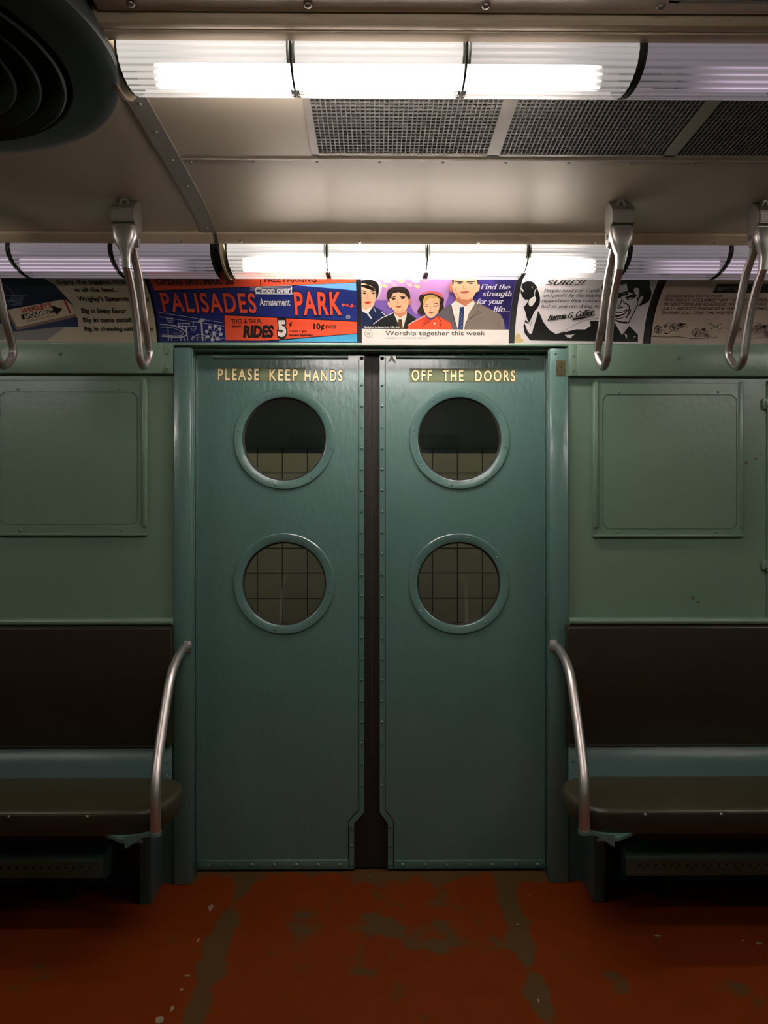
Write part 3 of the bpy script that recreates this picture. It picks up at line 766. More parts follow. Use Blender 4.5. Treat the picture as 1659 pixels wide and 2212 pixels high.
for i, (x, lb) in enumerate(((-0.713, 'steel grab handle hanging in front of the chewing gum card, fully in view'),
                             (-1.137, 'steel grab handle cut off by the left edge of the photo'),
                             (0.693, 'steel grab handle hanging before the black and white portrait card, beside the doors'),
                             (1.106, 'steel grab handle at the right edge, before the card with pen sketches'))):
    o = gh if i == 0 else copy_tree(gh)
    o.location = W(x, 2.17, 0.89); tag(o, lb, 'hand strap', 'grab handles hung from the ceiling')

# ================================================================== BENCHES
def bench(side):
    L = side == 'left'; s = -1 if L else 1
    def B(x, d, dz): return Vector((s*x, CAMY+d, CAMZ+dz))         # x = distance from the doors' centre line
    root = thing('bench', 'dark brown bench with plain backrest, %s of the doors' % side, 'bench', (s*1.8, W(0, 2.35, 0).y, 0), 'benches beside the doors')
    xe = 3.0 - 0.005
    xb = 0.693 if L else 0.685                                      # backrest end
    z = lambda v: v - CAMZ
    # backrest
    pr = [(2.666, 0.915), (2.640, 0.915), (2.632, 0.906), (2.590, 0.512), (2.590, 0.500), (2.668, 0.500)]
    b = MB(); A = [b.bm.verts.new(B(xb, d, z(zz))) for d, zz in pr]; E = [b.bm.verts.new(B(xe, d, z(zz))) for d, zz in pr]
    n = len(pr)
    for k in range(n): b.bm.faces.new((A[k], A[(k+1) % n], E[(k+1) % n], E[k]))
    b.bm.faces.new(A); b.bm.faces.new(E)
    bmesh.ops.bevel(b.bm, geom=[e for e in b.bm.edges if e.calc_length() > 0.2], offset=0.005, segments=3, affect='EDGES')
    b.build('backrest', M['brown'], root)
    bd = MB()
    bd.tube([B(xe, 2.637, z(0.9035)), B(xb+0.012, 2.637, z(0.9035)), B(xb+0.004, 2.636, z(0.893)), B(xb+0.004, 2.599, z(0.52))], 0.0035, 8).build('backrest_piping', M['brown'], root)
    # curved teal strip between backrest and seat
    pr = [(2.668, 0.503), (2.600, 0.503), (2.592, 0.485), (2.574, 0.462), (2.545, 0.440), (2.505, 0.425), (2.48, 0.421), (2.48, 0.40), (2.668, 0.40)]
    b = MB(); A = [b.bm.verts.new(B((0.2715*d-0.022 if L else 0.2537*d+0.022)+0.001, d, z(zz))) for d, zz in pr]; E = [b.bm.verts.new(B(xe, d, z(zz))) for d, zz in pr]
    n = len(pr)
    for k in range(n): b.bm.faces.new((A[k], A[(k+1) % n], E[(k+1) % n], E[k]))
    b.bm.faces.new(A); b.bm.faces.new(E)
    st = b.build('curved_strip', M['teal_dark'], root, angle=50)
    for d, zz in ((2.5995, 0.494), (2.568, 0.4575), (2.52, 0.430)):
        fastener(B((0.2715*d-0.022 if L else 0.2537*d+0.022)+0.016, d-0.002, z(zz)+0.002), st, 'rivet', 0.005, 0.004, M['teal'])
    # seat slab with rounded end
    xs = 0.597 if L else 0.612
    zt, zb = 0.430, 0.366
    rf = 0.075
    o1 = [(xe, 2.218)] + [(xs+rf+0.045 + rf*math.cos(math.radians(a)) , 2.218+rf + rf*math.sin(math.radians(a))) for a in range(270, 200, -10)]
    o1 = [(xe, 2.218), (xs+0.115, 2.218), (xs+0.085, 2.220), (xs+0.060, 2.227), (xs+0.040, 2.242), (xs+0.022, 2.268), (xs+0.008, 2.305), (xs, 2.345), (xs, 2.395), (xs+0.006, 2.430), (xs+0.022, 2.465), (xs+0.050, 2.492), (xs+0.085, 2.502), (xe, 2.502)]
    def layer(inset, zz):
        out = []
        for (x, d) in o1:
            dd = d + inset if d < 2.36 else d - inset*0.3
            xx = x + inset if x < xe-0.01 else x
            out.append(B(xx, dd, z(zz)))
        return out
    b = MB(); rows = [layer(0.016, zb), layer(0.004, zb+0.002), layer(0.0, zb+0.008), layer(0.0, zt-0.016), layer(0.003, zt-0.006), layer(0.009, zt-0.001), layer(0.02, zt)]
    R = [[b.bm.verts.new(p) for p in r] for r in rows]; n = len(o1)
    for P0, P1 in zip(R[:-1], R[1:]):
        for k in range(n): b.bm.faces.new((P0[k], P0[(k+1) % n], P1[(k+1) % n], P1[k]))
    b.bm.faces.new(R[0]); b.bm.faces.new(R[-1])
    seat = b.build('seat', M['seat'], root, angle=60)
    # brown front apron laid on the seat edge, and its screws
    ap = MB(); aps = [layer(-0.0025, zb-0.004)[:6], layer(-0.003, zb+0.0)[:6], layer(-0.003, zt-0.018)[:6], layer(-0.0005, zt-0.010)[:6]]
    R = [[ap.bm.verts.new(p) for p in r] for r in aps]
    Q = [[ap.bm.verts.new(p) for p in r] for r in [layer(0.004, zb-0.004)[:6], layer(0.004, zt-0.010)[:6]]]
    loop = R + [Q[1], Q[0]]
    for i in range(len(loop)):
        P0, P1 = loop[i], loop[(i+1) % len(loop)]
        for k in range(5): ap.bm.faces.new((P0[k], P0[k+1], P1[k+1], P1[k]))
    ap.bm.faces.new([r[0] for r in loop]); ap.bm.faces.new([r[5] for r in loop])
    apo = ap.build('front_apron', M['brown'], root, angle=60)
    for k in range(9):
        x = (0.826 + 0.230*k) if L else (0.812 + 0.225*k)
        fastener(B(x, 2.2148, z(zt-0.012)), apo, 'screw', 0.0042, 0.003, M['chrome'])
    # steel edge under the apron, dark carrier and end support
    u = MB()
    p0, p1 = B(xs+0.19, 2.25, z(0.33)), B(xe, 2.47, z(0.366)); u.box(p0, p1)
    u.build('seat_carrier', M['rubber'], root)
    e0, e1 = B(xs+0.135, 2.52, z(0.0)), B(xs+0.175, 2.665, z(0.40))
    u = MB(); u.box(e0, e1, 0.004); u.build('end_support', M['teal_dark'], root)
    return root
benchL = bench('left'); benchR = bench('right')

# heater covers low under the benches
def heater(side):
    L = side == 'left'; s = -1 if L else 1
    x0, x1 = (0.884 if L else 0.850), 2.98
    yf = W(0, 2.50, 0).y; yb_ = W(0, 2.66, 0).y
    root = thing('heater_cover', 'perforated green heater cover in the shade under the %s bench' % side, 'heater', (s*(x0+x1)/2, yf, 0), 'heater covers under the benches')
    pr = [(yb_, 0.178), (yf+0.03, 0.178), (yf+0.012, 0.173), (yf+0.002, 0.160), (yf, 0.145), (yf, 0.10), (yf+0.02, 0.085), (yb_, 0.085)]
    MB().sweep_x(pr, s*x0, s*x1).build('cover', M['teal'], root)
    pd = MB()
    for k in range(60):
        x = s*(x0 + 0.045 + 0.0265*k)
        pd.lathe([(0.0042, -0.0012), (0.0001, -0.0012)], (x, yf, 0.136), 'Y', 8)
        if k % 2 == 0: pd.lathe([(0.003, -0.0012), (0.0001, -0.0012)], (x+s*0.013, yf, 0.122), 'Y', 8)
    tag(pd.build('perforations', M['void'], root), kind='stuff')
    for xx in (x0+0.15, x0+1.2, x1-0.2): MB().box((s*xx-0.02, yf+0.05, 0), (s*xx+0.02, yf+0.10, 0.09)).build('foot', M['void'], root)
heater('left'); heater('right')

# curved grab rails at the bench ends
def grab_rail(side):
    L = side == 'left'; s = -1 if L else 1
    def B(x, d, zz): return Vector((s*x, CAMY+d, zz))
    dx = 0.0 if L else 0.004
    root = thing('grab_rail', 'curved chrome grab rail at the end of the %s bench' % side, 'rail', B(0.62, 2.185, 0.38), 'grab rails at the bench ends')
    inner = abs(PLx1) if L else PRx0
    P = [(inner+0.008, 2.650, 0.838), (inner+0.012, 2.632, 0.8385), (0.647, 2.60, 0.838), (0.642, 2.55, 0.833), (0.640, 2.49, 0.821), (0.638, 2.435, 0.800), (0.636, 2.39, 0.768), (0.634, 2.345, 0.715), (0.632, 2.300, 0.655), (0.629, 2.255, 0.597), (0.625, 2.215, 0.545), (0.622, 2.195, 0.505), (0.620, 2.187, 0.46), (0.619, 2.185, 0.384)]
    pts = []
    for i in range(len(P)-1):
        for k in range(4):
            t = k/4.0; p0, p1, p2, p3 = P[max(i-1, 0)], P[i], P[i+1], P[min(i+2, len(P)-1)]
            pts.append(B(*[0.5*((2*p1[j]) + (-p0[j]+p2[j])*t + (2*p0[j]-5*p1[j]+4*p2[j]-p3[j])*t*t + (-p0[j]+3*p1[j]-3*p2[j]+p3[j])*t**3) for j in range(3)]) + Vector((s*dx*min(1, i/3.0), 0, 0)))
    pts.append(B(*P[-1]) + Vector((s*dx, 0, 0)))
    rad = [0.0138 + 0.0018*min(1, k/40.0) for k in range(len(pts))]
    MB().tube(pts, rad, 20).build('tube', M['chrome'], root)
    f0 = B(inner-0.002, 2.6475, 0.819); f1 = B(inner+0.024, 2.6548, 0.858)
    MB().box(f0, f1, 0.003).build('wall_flange', M['chrome'], root)
    # painted foot plate reaching to the seat frame
    fp = MB()
    pr = [(0.605, 0.383), (0.640, 0.384), (0.668, 0.377), (0.706, 0.374), (0.706, 0.338), (0.652, 0.372), (0.610, 0.374)]
    fp.plate([pr], lambda u, v, t: B(u+dx, t, v), 2.178, 2.192)
    fp.plate([circle((0.619, 2.185), 0.0175, 20)], lambda u, v, t: B(u+dx, v, t), 0.376, 0.386)
    fp.plate([[(0.655, 2.18), (0.72, 2.18), (0.80, 2.24), (0.80, 2.30), (0.72, 2.30)]], lambda u, v, t: B(u+dx, v, t), 0.355, 0.3645)
    fp.build('foot_bracket', M['teal'], root, angle=30)
    return root
grL = grab_rail('left'); grR = grab_rail('right')
# their twins across the car, seen reflected in the lower portholes
for o, sd in ((grL, 'left'), (grR, 'right')):
    c = copy_tree(o); c.rotation_euler = (0, 0, PI); c.location = (-o.location.x, 2*CAMY*0 - 2.83 - o.location.y, o.location.z)
    tag(c, 'curved chrome grab rail behind the camera, mirrored in the %s lower porthole' % ('right' if sd == 'left' else 'left'), 'rail', 'grab rails at the bench ends')

# ================================================================== WALL PANELS AND SMALL FITTINGS
def access_panel(side):
    L = side == 'left'; D = DW
    q = lambda px, py, dd=0.0: at(px, py, D - dd)
    if L: ox0, ox1, oy0, oy1 = -6, 319, 822, 1157; ix0, ix1, iy0, iy1 = 3, 298, 849, 1132
    else: ox0, ox1, oy0, oy1 = 1280, 1603, 828, 1160; ix0, ix1, iy0, iy1 = 1301, 1588, 855, 1142
    c = q((ox0+ox1)/2, oy1)
    root = thing('access_panel', 'square green screwed panel on the wall, %s of the doors' % side, 'panel', (c.x, c.y, c.z), 'access panels on the side walls')
    a, b = q(ox0, oy1), q(ox1, oy0)
    y = a.y
    MB().box((a.x, y-0.006, a.z), (b.x, y+0.002, b.z), 0.002).build('back_plate', M['green'], root)
    i0, i1 = q(ix0, iy1), q(ix1, iy0)
    ch = 0.016
    oct_ = [(i0.x+ch, i0.z), (i1.x-ch, i0.z), (i1.x, i0.z+ch), (i1.x, i1.z-ch), (i1.x-ch, i1.z), (i0.x+ch, i1.z), (i0.x, i1.z-ch), (i0.x, i0.z+ch)]
    k = 0.0022
    oct2 = [(i0.x+ch-k*.4, i0.z-k), (i1.x-ch+k*.4, i0.z-k), (i1.x+k, i0.z+ch-k*.4), (i1.x+k, i1.z-ch+k*.4), (i1.x-ch+k*.4, i1.z+k), (i0.x+ch-k*.4, i1.z+k), (i0.x-k, i1.z-ch+k*.4), (i0.x-k, i0.z+ch-k*.4)]
    fn = lambda u, v, t: Vector((u, t, v))
    outr = [(a.x+0.008, a.z+0.006), (b.x-0.008, a.z+0.006), (b.x-0.008, b.z-0.003), (a.x+0.008, b.z-0.003)]
    MB().plate([outr, oct2], fn, y-0.010, y-0.005).build('frame', M['green'], root, angle=30)
    MB().plate([oct_], fn, y-0.0085, y-0.005).build('inner_panel', M['green'], root, angle=30)
    for px0, px1 in (((ox1-10, ox1-1), (ox0+1, ox0+8)) if L else ((ox0+1, ox0+10), (ox1-10, ox1-1))):
        p0, p1 = q(px0, oy1-20), q(px1, oy0-2); MB().box((p0.x, y-0.016, p0.z), (p1.x, y-0.005, p1.z), 0.003).build('side_bead', M['green'], root)
    p0, p1 = q(ox0, oy1), q(ox1, oy1-5); MB().box((p0.x, y-0.013, p0.z), (p1.x, y-0.005, p1.z), 0.002).build('bottom_bead', M['green'], root)
    for px, py in (((39, 841), (259, 841), (44, 1145), (263, 1145), (306, 994)) if L else ((1338, 847), (1551, 847), (1334, 1148), (1547, 1149), (1293, 998))):
        fastener(at(px, py, D-0.010), root, 'screw', 0.0048, 0.003, M['green'])
    return root
access_panel('left'); access_panel('right')

# cabinet door whose hinges show at the right edge
cbx = at(1656, 1100, DW).x
ztop, zbot = at(1656, 822, DW).z, at(1656, 1335, DW).z
cab = thing('cabinet_door', 'green flush cabinet door at the right edge of the wall', 'cabinet', (cbx+0.25, W(0, DW, 0).y, zbot))
MB().box((cbx, W(0, DW, 0).y-0.008, zbot+0.004), (cbx+0.5, W(0, DW, 0).y+0.002, ztop), 0.002).build('panel', M['green'], cab)
for i, (y0, y1) in enumerate(((862, 884), (1211, 1231))):
    p0, p1 = at(1645, y1, DW), at(1664, y0, DW)
    h = MB().box((p0.x, p0.y-0.012, p0.z), (p1.x, p0.y-0.001, p1.z), 0.002)
    h.box((p0.x+0.008, p0.y-0.019, p0.z+0.008), (p1.x-0.006, p0.y-0.011, p1.z-0.008), 0.002)
    h.tube([(cbx, p0.y-0.012, p0.z-0.006), (cbx, p0.y-0.012, p1.z+0.006)], 0.005, 10)
    h.build('hinge', M['green'], cab)

# bare spots where paint has flaked off
def chips(parent, spots, d, m, name, flat=False):
    rr = random.Random(3)
    for (px, py, r, stretch) in spots:
        c = at(px, py, d if not flat else CAMZ*F/(py-1106))
        n = 9; lp = []
        for k in range(n):
            a = 2*PI*k/n; q = r*rr.uniform(0.55, 1.15); lp.append((q*math.cos(a), q*math.sin(a)*stretch))
        fn = (lambda u, v, t: Vector((c.x+u, c.y+v, t))) if flat else (lambda u, v, t: Vector((c.x+u, c.y-t, c.z+v)))
        MB().plate([lp], fn, 0.0, 0.0012).build(name, m, parent, smooth=False)
M['chip'] = mat('bare_primer', (0.10, 0.075, 0.028), 0.6)
M['flake'] = mat('pale_paint_flake', (0.26, 0.20, 0.12), 0.6)
chips(wr, [(1612, 1000, .006, 1.2), (1632, 991, .006, .7), (1643, 984, .004, 1), (1497, 1292, .006, .9), (1508, 1301, .007, .7), (1405, 1292, .004, .6)], DW, M['chip'], 'bare_spot')
chips(fl, [(455, 1960, .012, 1.9), (428, 2030, .004, 3), (404, 2106, .010, .5), (392, 2136, .005, 1.3), (372, 2176, .005, 3.2), (346, 2200, .012, 1.2), (408, 1900, .010, .8), (1210, 1893, .008, 1.2), (1262, 1927, .004, 1), (1420, 2025, .012, .6), (1640, 2042, .010, .7), (1605, 2036, .006, .8), (1163, 2165, .004, 2.6), (800, 1893, .006, .5), (1144, 1935, .004, 1), (1118, 1999, .004, 1), (318, 1921, .012, .5)], 0, M['flake'], 'paint_flake', True)

# number decal on the right post
yy = W(0, 2.655, 0).y
n0, n1 = at(1201, 813, 2.655), at(1222, 779, 2.655)
nd = MB().box((n0.x, yy-0.0008, n0.z), (n1.x, yy+0.001, n1.z)).build('number_sticker', M['decal_old'])
tag(nd, 'small gold sticker with the number 6 on the post right of the doors', 'sticker')
for nm, bold, g, off, mt in (('numeral_outline', 0.05, 0.0, -0.0014, 'letter_edge'), ('numeral', 0.0, 0.0022, -0.002, 'decal_old')):
    me = text_mesh('6', bold, 0, 1)
    xs = [v.co.x for v in me.vertices]; zs = [v.co.y for v in me.vertices]
    for v in me.vertices:
        u = (v.co.x-min(xs))/(max(xs)-min(xs)); t = (v.co.y-min(zs))/(max(zs)-min(zs))
        v.co = Vector((n0.x+0.003+g+(n1.x-n0.x-0.006-2*g)*u, yy+off, n0.z+0.003+g+(n1.z-n0.z-0.006-2*g)*t))
    me.materials.clear(); me.materials.append(M[mt])
    o = bpy.data.objects.new(nm, me); C.objects.link(o); attach(o, nd)

# ================================================================== CAR CARDS (printed cards curved into the rack)
INK = {}
def ink(c):
    if c not in INK:
        INK[c] = mat('print_ink_%d' % (len(INK)+1), tuple(v*0.62 for v in lin(c)), 0.42, var=(30, 0.06))
    return INK[c]
CAP = None
def cap_height():
    global CAP
    if CAP is None: CAP = max(v.co.y for v in text_mesh('H').vertices)
    return CAP
class Card:
    """px0, px1: bottom corners in the photo; artwork is given in crop pixels (ox, oy, sc)"""
    def __init__(self, name, label, px0, px1, col, ox, oy, sc):
        self.ox, self.oy, self.sc = ox, oy, sc
        self.X0, self.X1 = cove_at(px0, 737).x, cove_at(px1, 737).x
        self.n = 0; self.name = name
        prof = []
        for off in (0.0002, 0.0012):
            row = []
            for k in range(52):
                py = 741.0 - 3*k
                p = cove_at(815, py, off); row.append((p.y, p.z))
            prof.append(row)
        pr = prof[1] + list(reversed(prof[0]))
        self.root = MB().sweep_x(pr, self.X0, self.X1).build(name, ink(col))
        tag(self.root, label, 'poster', 'car cards in the curved rack')
        self.parts = {}
    def P(self, x, y): return (self.ox + self.sc*x, self.oy + self.sc*y)
    def off(self): self.n += 1; return 0.0014 + 0.00007*self.n
    def part(self, part): return self.parts.setdefault(part, ([], {}))
    def _emit(self, bm, col, part, fixed_x=False):
        """bm holds 2-D geometry in photo pixels (x, -y) - or (world x, -y) if fixed_x; sliced and laid on the cove"""
        if not bm.verts: bm.free(); return
        o = self.off(); ys = [-v.co.y for v in bm.verts]; y = math.floor(min(ys)/3)*3 + 3
        while y < max(ys):
            bmesh.ops.bisect_plane(bm, geom=bm.verts[:]+bm.edges[:]+bm.faces[:], plane_co=(0, -y, 0), plane_no=(0, 1, 0)); y += 3
        faces, mats = self.part(part)
        bm.verts.ensure_lookup_table(); bm.verts.index_update(); pos = []
        for v in bm.verts:
            if fixed_x:
                p = cove_at(815 + 600*v.co.x, -v.co.y, o); p.x = v.co.x
            else: p = cove_at(v.co.x, -v.co.y, o)
            p.x = min(max(p.x, self.X0+0.001), self.X1-0.001); pos.append(p)
        for f in bm.faces: faces.append(([pos[v.index] for v in f.verts], col))
        bm.free()
    def poly(self, pts, col, part='illustration'):
        bm = bmesh.new(); vs = [bm.verts.new((self.P(x, y)[0], -self.P(x, y)[1], 0)) for x, y in pts]
        es = [bm.edges.new((vs[i], vs[(i+1) % len(vs)])) for i in range(len(vs))]
        bmesh.ops.triangle_fill(bm, use_beauty=True, use_dissolve=False, edges=es)
        self._emit(bm, col, part)
    def blob(self, pts, col, part='illustration', n=5):
        """closed smooth curve through the points"""
        L = len(pts); out = []
        for i in range(L):
            p0, p1, p2, p3 = pts[i-1], pts[i], pts[(i+1) % L], pts[(i+2) % L]
            for k in range(n):
                t = k/n
                out.append(tuple(0.5*((2*p1[j]) + (-p0[j]+p2[j])*t + (2*p0[j]-5*p1[j]+4*p2[j]-p3[j])*t*t + (-p0[j]+3*p1[j]-3*p2[j]+p3[j])*t**3) for j in (0, 1)))
        self.poly(out, col, part)
    def line(self, pts, w, col, part='illustration'):
        bm = bmesh.new(); h = w/2.0
        for (x0, y0), (x1, y1) in zip(pts[:-1], pts[1:]):
            dx, dy = x1-x0, y1-y0; L = math.hypot(dx, dy) or 1; nx, ny = -dy/L*h, dx/L*h; ex, ey = dx/L*h*0.6, dy/L*h*0.6
            q = [(x0-ex+nx, y0-ey+ny), (x1+ex+nx, y1+ey+ny), (x1+ex-nx, y1+ey-ny), (x0-ex-nx, y0-ey-ny)]
            bm.faces.new([bm.verts.new((self.P(*p)[0], -self.P(*p)[1], 0)) for p in q])
        self._emit(bm, col, part)
    def curve(self, pts, w, col, part='illustration', n=6):
        P = [pts[0]] + list(pts) + [pts[-1]]; out = []
        for i in range(1, len(P)-2):
            for k in range(n):
                t = k/n; p0, p1, p2, p3 = P[i-1], P[i], P[i+1], P[i+2]
                out.append(tuple(0.5*((2*p1[j]) + (-p0[j]+p2[j])*t + (2*p0[j]-5*p1[j]+4*p2[j]-p3[j])*t*t + (-p0[j]+3*p1[j]-3*p2[j]+p3[j])*t**3) for j in (0, 1)))
        out.append(pts[-1]); self.line(out, w, col, part)
    def disc(self, x, y, r, col, part='illustration', n=20): self.poly([(x+r*math.cos(2*PI*k/n), y+r*math.sin(2*PI*k/n)) for k in range(n)], col, part)
    def ring(self, x, y, r, w, col, part='illustration', n=22): self.line([(x+r*math.cos(2*PI*k/n), y+r*math.sin(2*PI*k/n)) for k in range(n+1)], w, col, part)
    def text(self, body, x0, x1, yt, yb, col, bold=0.0, shear=0.0, slope=0.0, spacing=1.0, part='lettering', px_space=False, serif=0.0):
        """cap height from yt to yb (crop pixels), width x0..x1 at mid height; slope = fall of the baseline from left to right"""
        me = serif_mesh(body, serif, shear, spacing) if serif else text_mesh(body, bold, shear, spacing); ch = cap_height() if not serif else 1.0
        xs = [v.co.x for v in me.vertices]; xa, xb = min(xs), max(xs)
        ym = (yt+yb)/2
        Xa, Xb = cove_at(*self.P(x0, ym+0*slope)).x, cove_at(*self.P(x1, ym+slope)).x
        bm = bmesh.new(); bm.from_mesh(me); bpy.data.meshes.remove(me)
        for v in bm.verts:
            u = (v.co.x-xa)/(xb-xa); t = v.co.y/ch
            py = self.oy + self.sc*(yb + (yt-yb)*t + slope*u)
            v.co = Vector((Xa+(Xb-Xa)*u, -py, 0))
        self._emit(bm, col, part, fixed_x=True)
    def finish(self):
        for part, (faces, _) in self.parts.items():
            cols = []; verts = []; fs = []; mi = []
            for poly, c in faces:
                if c not in cols: cols.append(c)
                b = len(verts); verts += [tuple(p) for p in poly]; fs.append(list(range(b, b+len(poly)))); mi.append(cols.index(c))
            me = bpy.data.meshes.new(part); me.from_pydata(verts, [], fs)
            for c in cols: me.materials.append(ink(c))
            me.polygons.foreach_set('material_index', mi)
            o = bpy.data.objects.new(part, me); C.objects.link(o); attach(o, self.root)

# a small serif alphabet drawn with a broad pen: (strokes, width); y 0 = baseline, 1 = cap height
def _arcp(cx, cy, rx, ry, a0, a1, n=10): return [(cx+rx*math.cos(math.radians(a0+(a1-a0)*k/n)), cy+ry*math.sin(math.radians(a0+(a1-a0)*k/n))) for k in range(n+1)]
X_ = 0.66
def _glyphs():
    G = {}
    bowl = lambda cx, r=0.25, a0=0, a1=360: _arcp(cx, X_/2, r, X_/2, a0, a1, 18)
    G['o'] = ([bowl(.27)], [], .56)
    G['c'] = ([bowl(.27, .25, 40, 320)], [], .50)
    G['e'] = ([bowl(.27, .25, 0, 320), [(.03, X_*.52), (.51, X_*.52)]], [], .54)
    G['a'] = ([_arcp(.24, X_*.30, .20, X_*.30, 0, 360, 16), [(.07, X_*.88), (.2, X_), (.36, X_*.95), (.44, X_*.78), (.44, .0)]], [(.44, 0)], .54)
    G['d'] = ([bowl(.26, .23), [(.48, 1.02), (.48, 0)]], [(.48, 0), (.44, 1.02)], .58)
    G['b'] = ([bowl(.34, .23), [(.11, 1.02), (.11, 0)]], [(.09, 1.02)], .60)
    G['p'] = ([bowl(.34, .23), [(.11, X_), (.11, -.30)]], [(.11, -.30), (.07, X_)], .60)
    G['g'] = ([bowl(.26, .22), [(.48, X_), (.48, -.12), (.38, -.28), (.2, -.30), (.07, -.22)]], [(.52, X_)], .58)
    G['h'] = ([[(.11, 1.02), (.11, 0)], [(.11, .45), (.2, .6), (.32, X_), (.42, .58), (.45, .42), (.45, 0)]], [(.11, 0), (.45, 0), (.08, 1.02)], .58)
    G['n'] = ([[(.11, X_), (.11, 0)], [(.11, .45), (.2, .6), (.32, X_), (.42, .58), (.45, .42), (.45, 0)]], [(.11, 0), (.45, 0), (.08, X_)], .58)
    G['m'] = ([[(.11, X_), (.11, 0)], [(.11, .45), (.2, .6), (.3, X_), (.38, .58), (.41, .42), (.41, 0)], [(.41, .45), (.5, .6), (.6, X_), (.68, .58), (.71, .42), (.71, 0)]], [(.11, 0), (.41, 0), (.71, 0), (.08, X_)], .84)
    G['r'] = ([[(.11, X_), (.11, 0)], [(.11, .42), (.2, .58), (.3, X_), (.38, .6)]], [(.11, 0), (.08, X_)], .42)
    G['i'] = ([[(.11, X_), (.11, 0)], [(.11, .9), (.11, .99)]], [(.11, 0), (.08, X_)], .26)
    G['j'] = ([[(.11, X_), (.11, -.15), (.0, -.28)], [(.11, .9), (.11, .99)]], [], .26)
    G['l'] = ([[(.11, 1.02), (.11, 0)]], [(.11, 0), (.08, 1.02)], .26)
    G['f'] = ([[(.38, .95), (.28, 1.03), (.17, .97), (.14, .8), (.14, 0)], [(.0, X_), (.32, X_)]], [(.14, 0)], .36)
    G['t'] = ([[(.14, .92), (.14, .12), (.22, .0), (.34, .08)], [(.0, X_), (.32, X_)]], [], .38)
    G['s'] = ([[(.36, X_*.85), (.24, X_), (.1, X_*.9), (.08, X_*.68), (.2, X_*.52), (.34, X_*.38), (.37, X_*.18), (.24, 0), (.06, X_*.12)]], [], .45)
    G['u'] = ([[(.10, X_), (.10, .2), (.2, .0), (.33, .06), (.44, .25)], [(.45, X_), (.45, 0)]], [(.07, X_), (.42, X_), (.47, 0)], .58)
    G['v'] = ([[(.03, X_), (.24, 0), (.45, X_)]], [(.03, X_), (.45, X_)], .50)
    G['w'] = ([[(.03, X_), (.2, 0), (.37, X_), (.54, 0), (.71, X_)]], [(.03, X_), (.71, X_)], .76)
    G['y'] = ([[(.03, X_), (.24, 0)], [(.45, X_), (.18, -.25), (.04, -.28)]], [(.03, X_), (.45, X_)], .50)
    G['x'] = ([[(.03, X_), (.45, 0)], [(.45, X_), (.03, 0)]], [(.03, 0), (.45, 0)], .50)
    G['F'] = ([[(.12, 1), (.12, 0)], [(.12, 1), (.56, 1), (.56, .86)], [(.12, .52), (.42, .52)]], [(.12, 0), (.08, 1)], .62)
    G['P'] = ([[(.12, 1), (.12, 0)], [(.12, 1), (.4, 1), (.54, .88), (.54, .66), (.4, .5), (.12, .5)]], [(.12, 0), (.08, 1)], .62)
    G['C'] = ([_arcp(.38, .5, .33, .5, 45, 315, 18)], [], .72)
    G['J'] = ([[(.26, 1), (.26, .05), (.14, -.14), (.0, -.12)]], [(.26, 1)], .36)
    G['S'] = ([[(.5, .84), (.34, 1), (.14, .94), (.1, .72), (.28, .54), (.46, .38), (.5, .16), (.32, 0), (.08, .1)]], [], .60)
    G['U'] = ([[(.12, 1), (.12, .24), (.26, 0), (.44, 0), (.58, .24), (.58, 1)]], [(.12, 1), (.58, 1)], .72)
    G['R'] = ([[(.12, 1), (.12, 0)], [(.12, 1), (.4, 1), (.54, .88), (.54, .68), (.4, .52), (.12, .52)], [(.32, .52), (.58, 0)]], [(.12, 0), (.6, 0), (.08, 1)], .68)
    G['E'] = ([[(.12, 1), (.12, 0)], [(.12, 1), (.56, 1), (.56, .88)], [(.12, .52), (.42, .52)], [(.12, 0), (.58, 0), (.58, .13)]], [], .66)
    G['B'] = ([[(.12, 1), (.12, 0)], [(.12, 1), (.4, 1), (.52, .88), (.52, .66), (.38, .53), (.12, .53)], [(.38, .53), (.57, .4), (.57, .14), (.42, 0), (.12, 0)]], [], .66)
    G['G'] = ([_arcp(.38, .5, .33, .5, 45, 330, 18), [(.4, .45), (.68, .45), (.68, .2)]], [], .78)
    G['.'] = ([[(.08, .0), (.08, .08)]], [], .22)
    G['!'] = ([[(.12, 1), (.10, .3)], [(.10, .0), (.10, .08)]], [], .28)
    G[' '] = ([], [], .34)
    return G
GLY = _glyphs()
def serif_mesh(body, w, shear, spacing):
    """pen-drawn serif text as a flat mesh; w = thick stroke, thin strokes are 0.45 w"""
    bm = bmesh.new(); x = 0.0
    def quad(p, q, wd):
        dx, dy = q[0]-p[0], q[1]-p[1]; L = math.hypot(dx, dy) or 1e-6
        nx, ny = -dy/L*wd/2, dx/L*wd/2; ex, ey = dx/L*wd*0.3, dy/L*wd*0.3
        bm.faces.new([bm.verts.new((a, b, 0)) for a, b in ((p[0]-ex+nx, p[1]-ey+ny), (q[0]+ex+nx, q[1]+ey+ny), (q[0]+ex-nx, q[1]+ey-ny), (p[0]-ex-nx, p[1]-ey-ny))])
    for ch in body:
        st, se, adv = GLY[ch]
        for s_ in st:
            for p, q in zip(s_[:-1], s_[1:]):
                dx, dy = abs(q[0]-p[0]), abs(q[1]-p[1]); L = math.hypot(dx, dy) or 1e-6
                quad((x+p[0], p[1]), (x+q[0], q[1]), w*(0.45+0.55*dy/L))
        for (sx, sy) in se: quad((x+sx-w*0.75, sy+(w*0.2 if sy < .3 else -w*0.2)), (x+sx+w*0.75, sy+(w*0.2 if sy < .3 else -w*0.2)), w*0.42)
        x += adv*spacing + 0.04
    for v in bm.verts: v.co.x += shear*v.co.y
    me = bpy.data.meshes.new('lettering'); bm.to_mesh(me); bm.free(); return me

BLACK, WHITE = (24, 22, 20), (232, 224, 214)
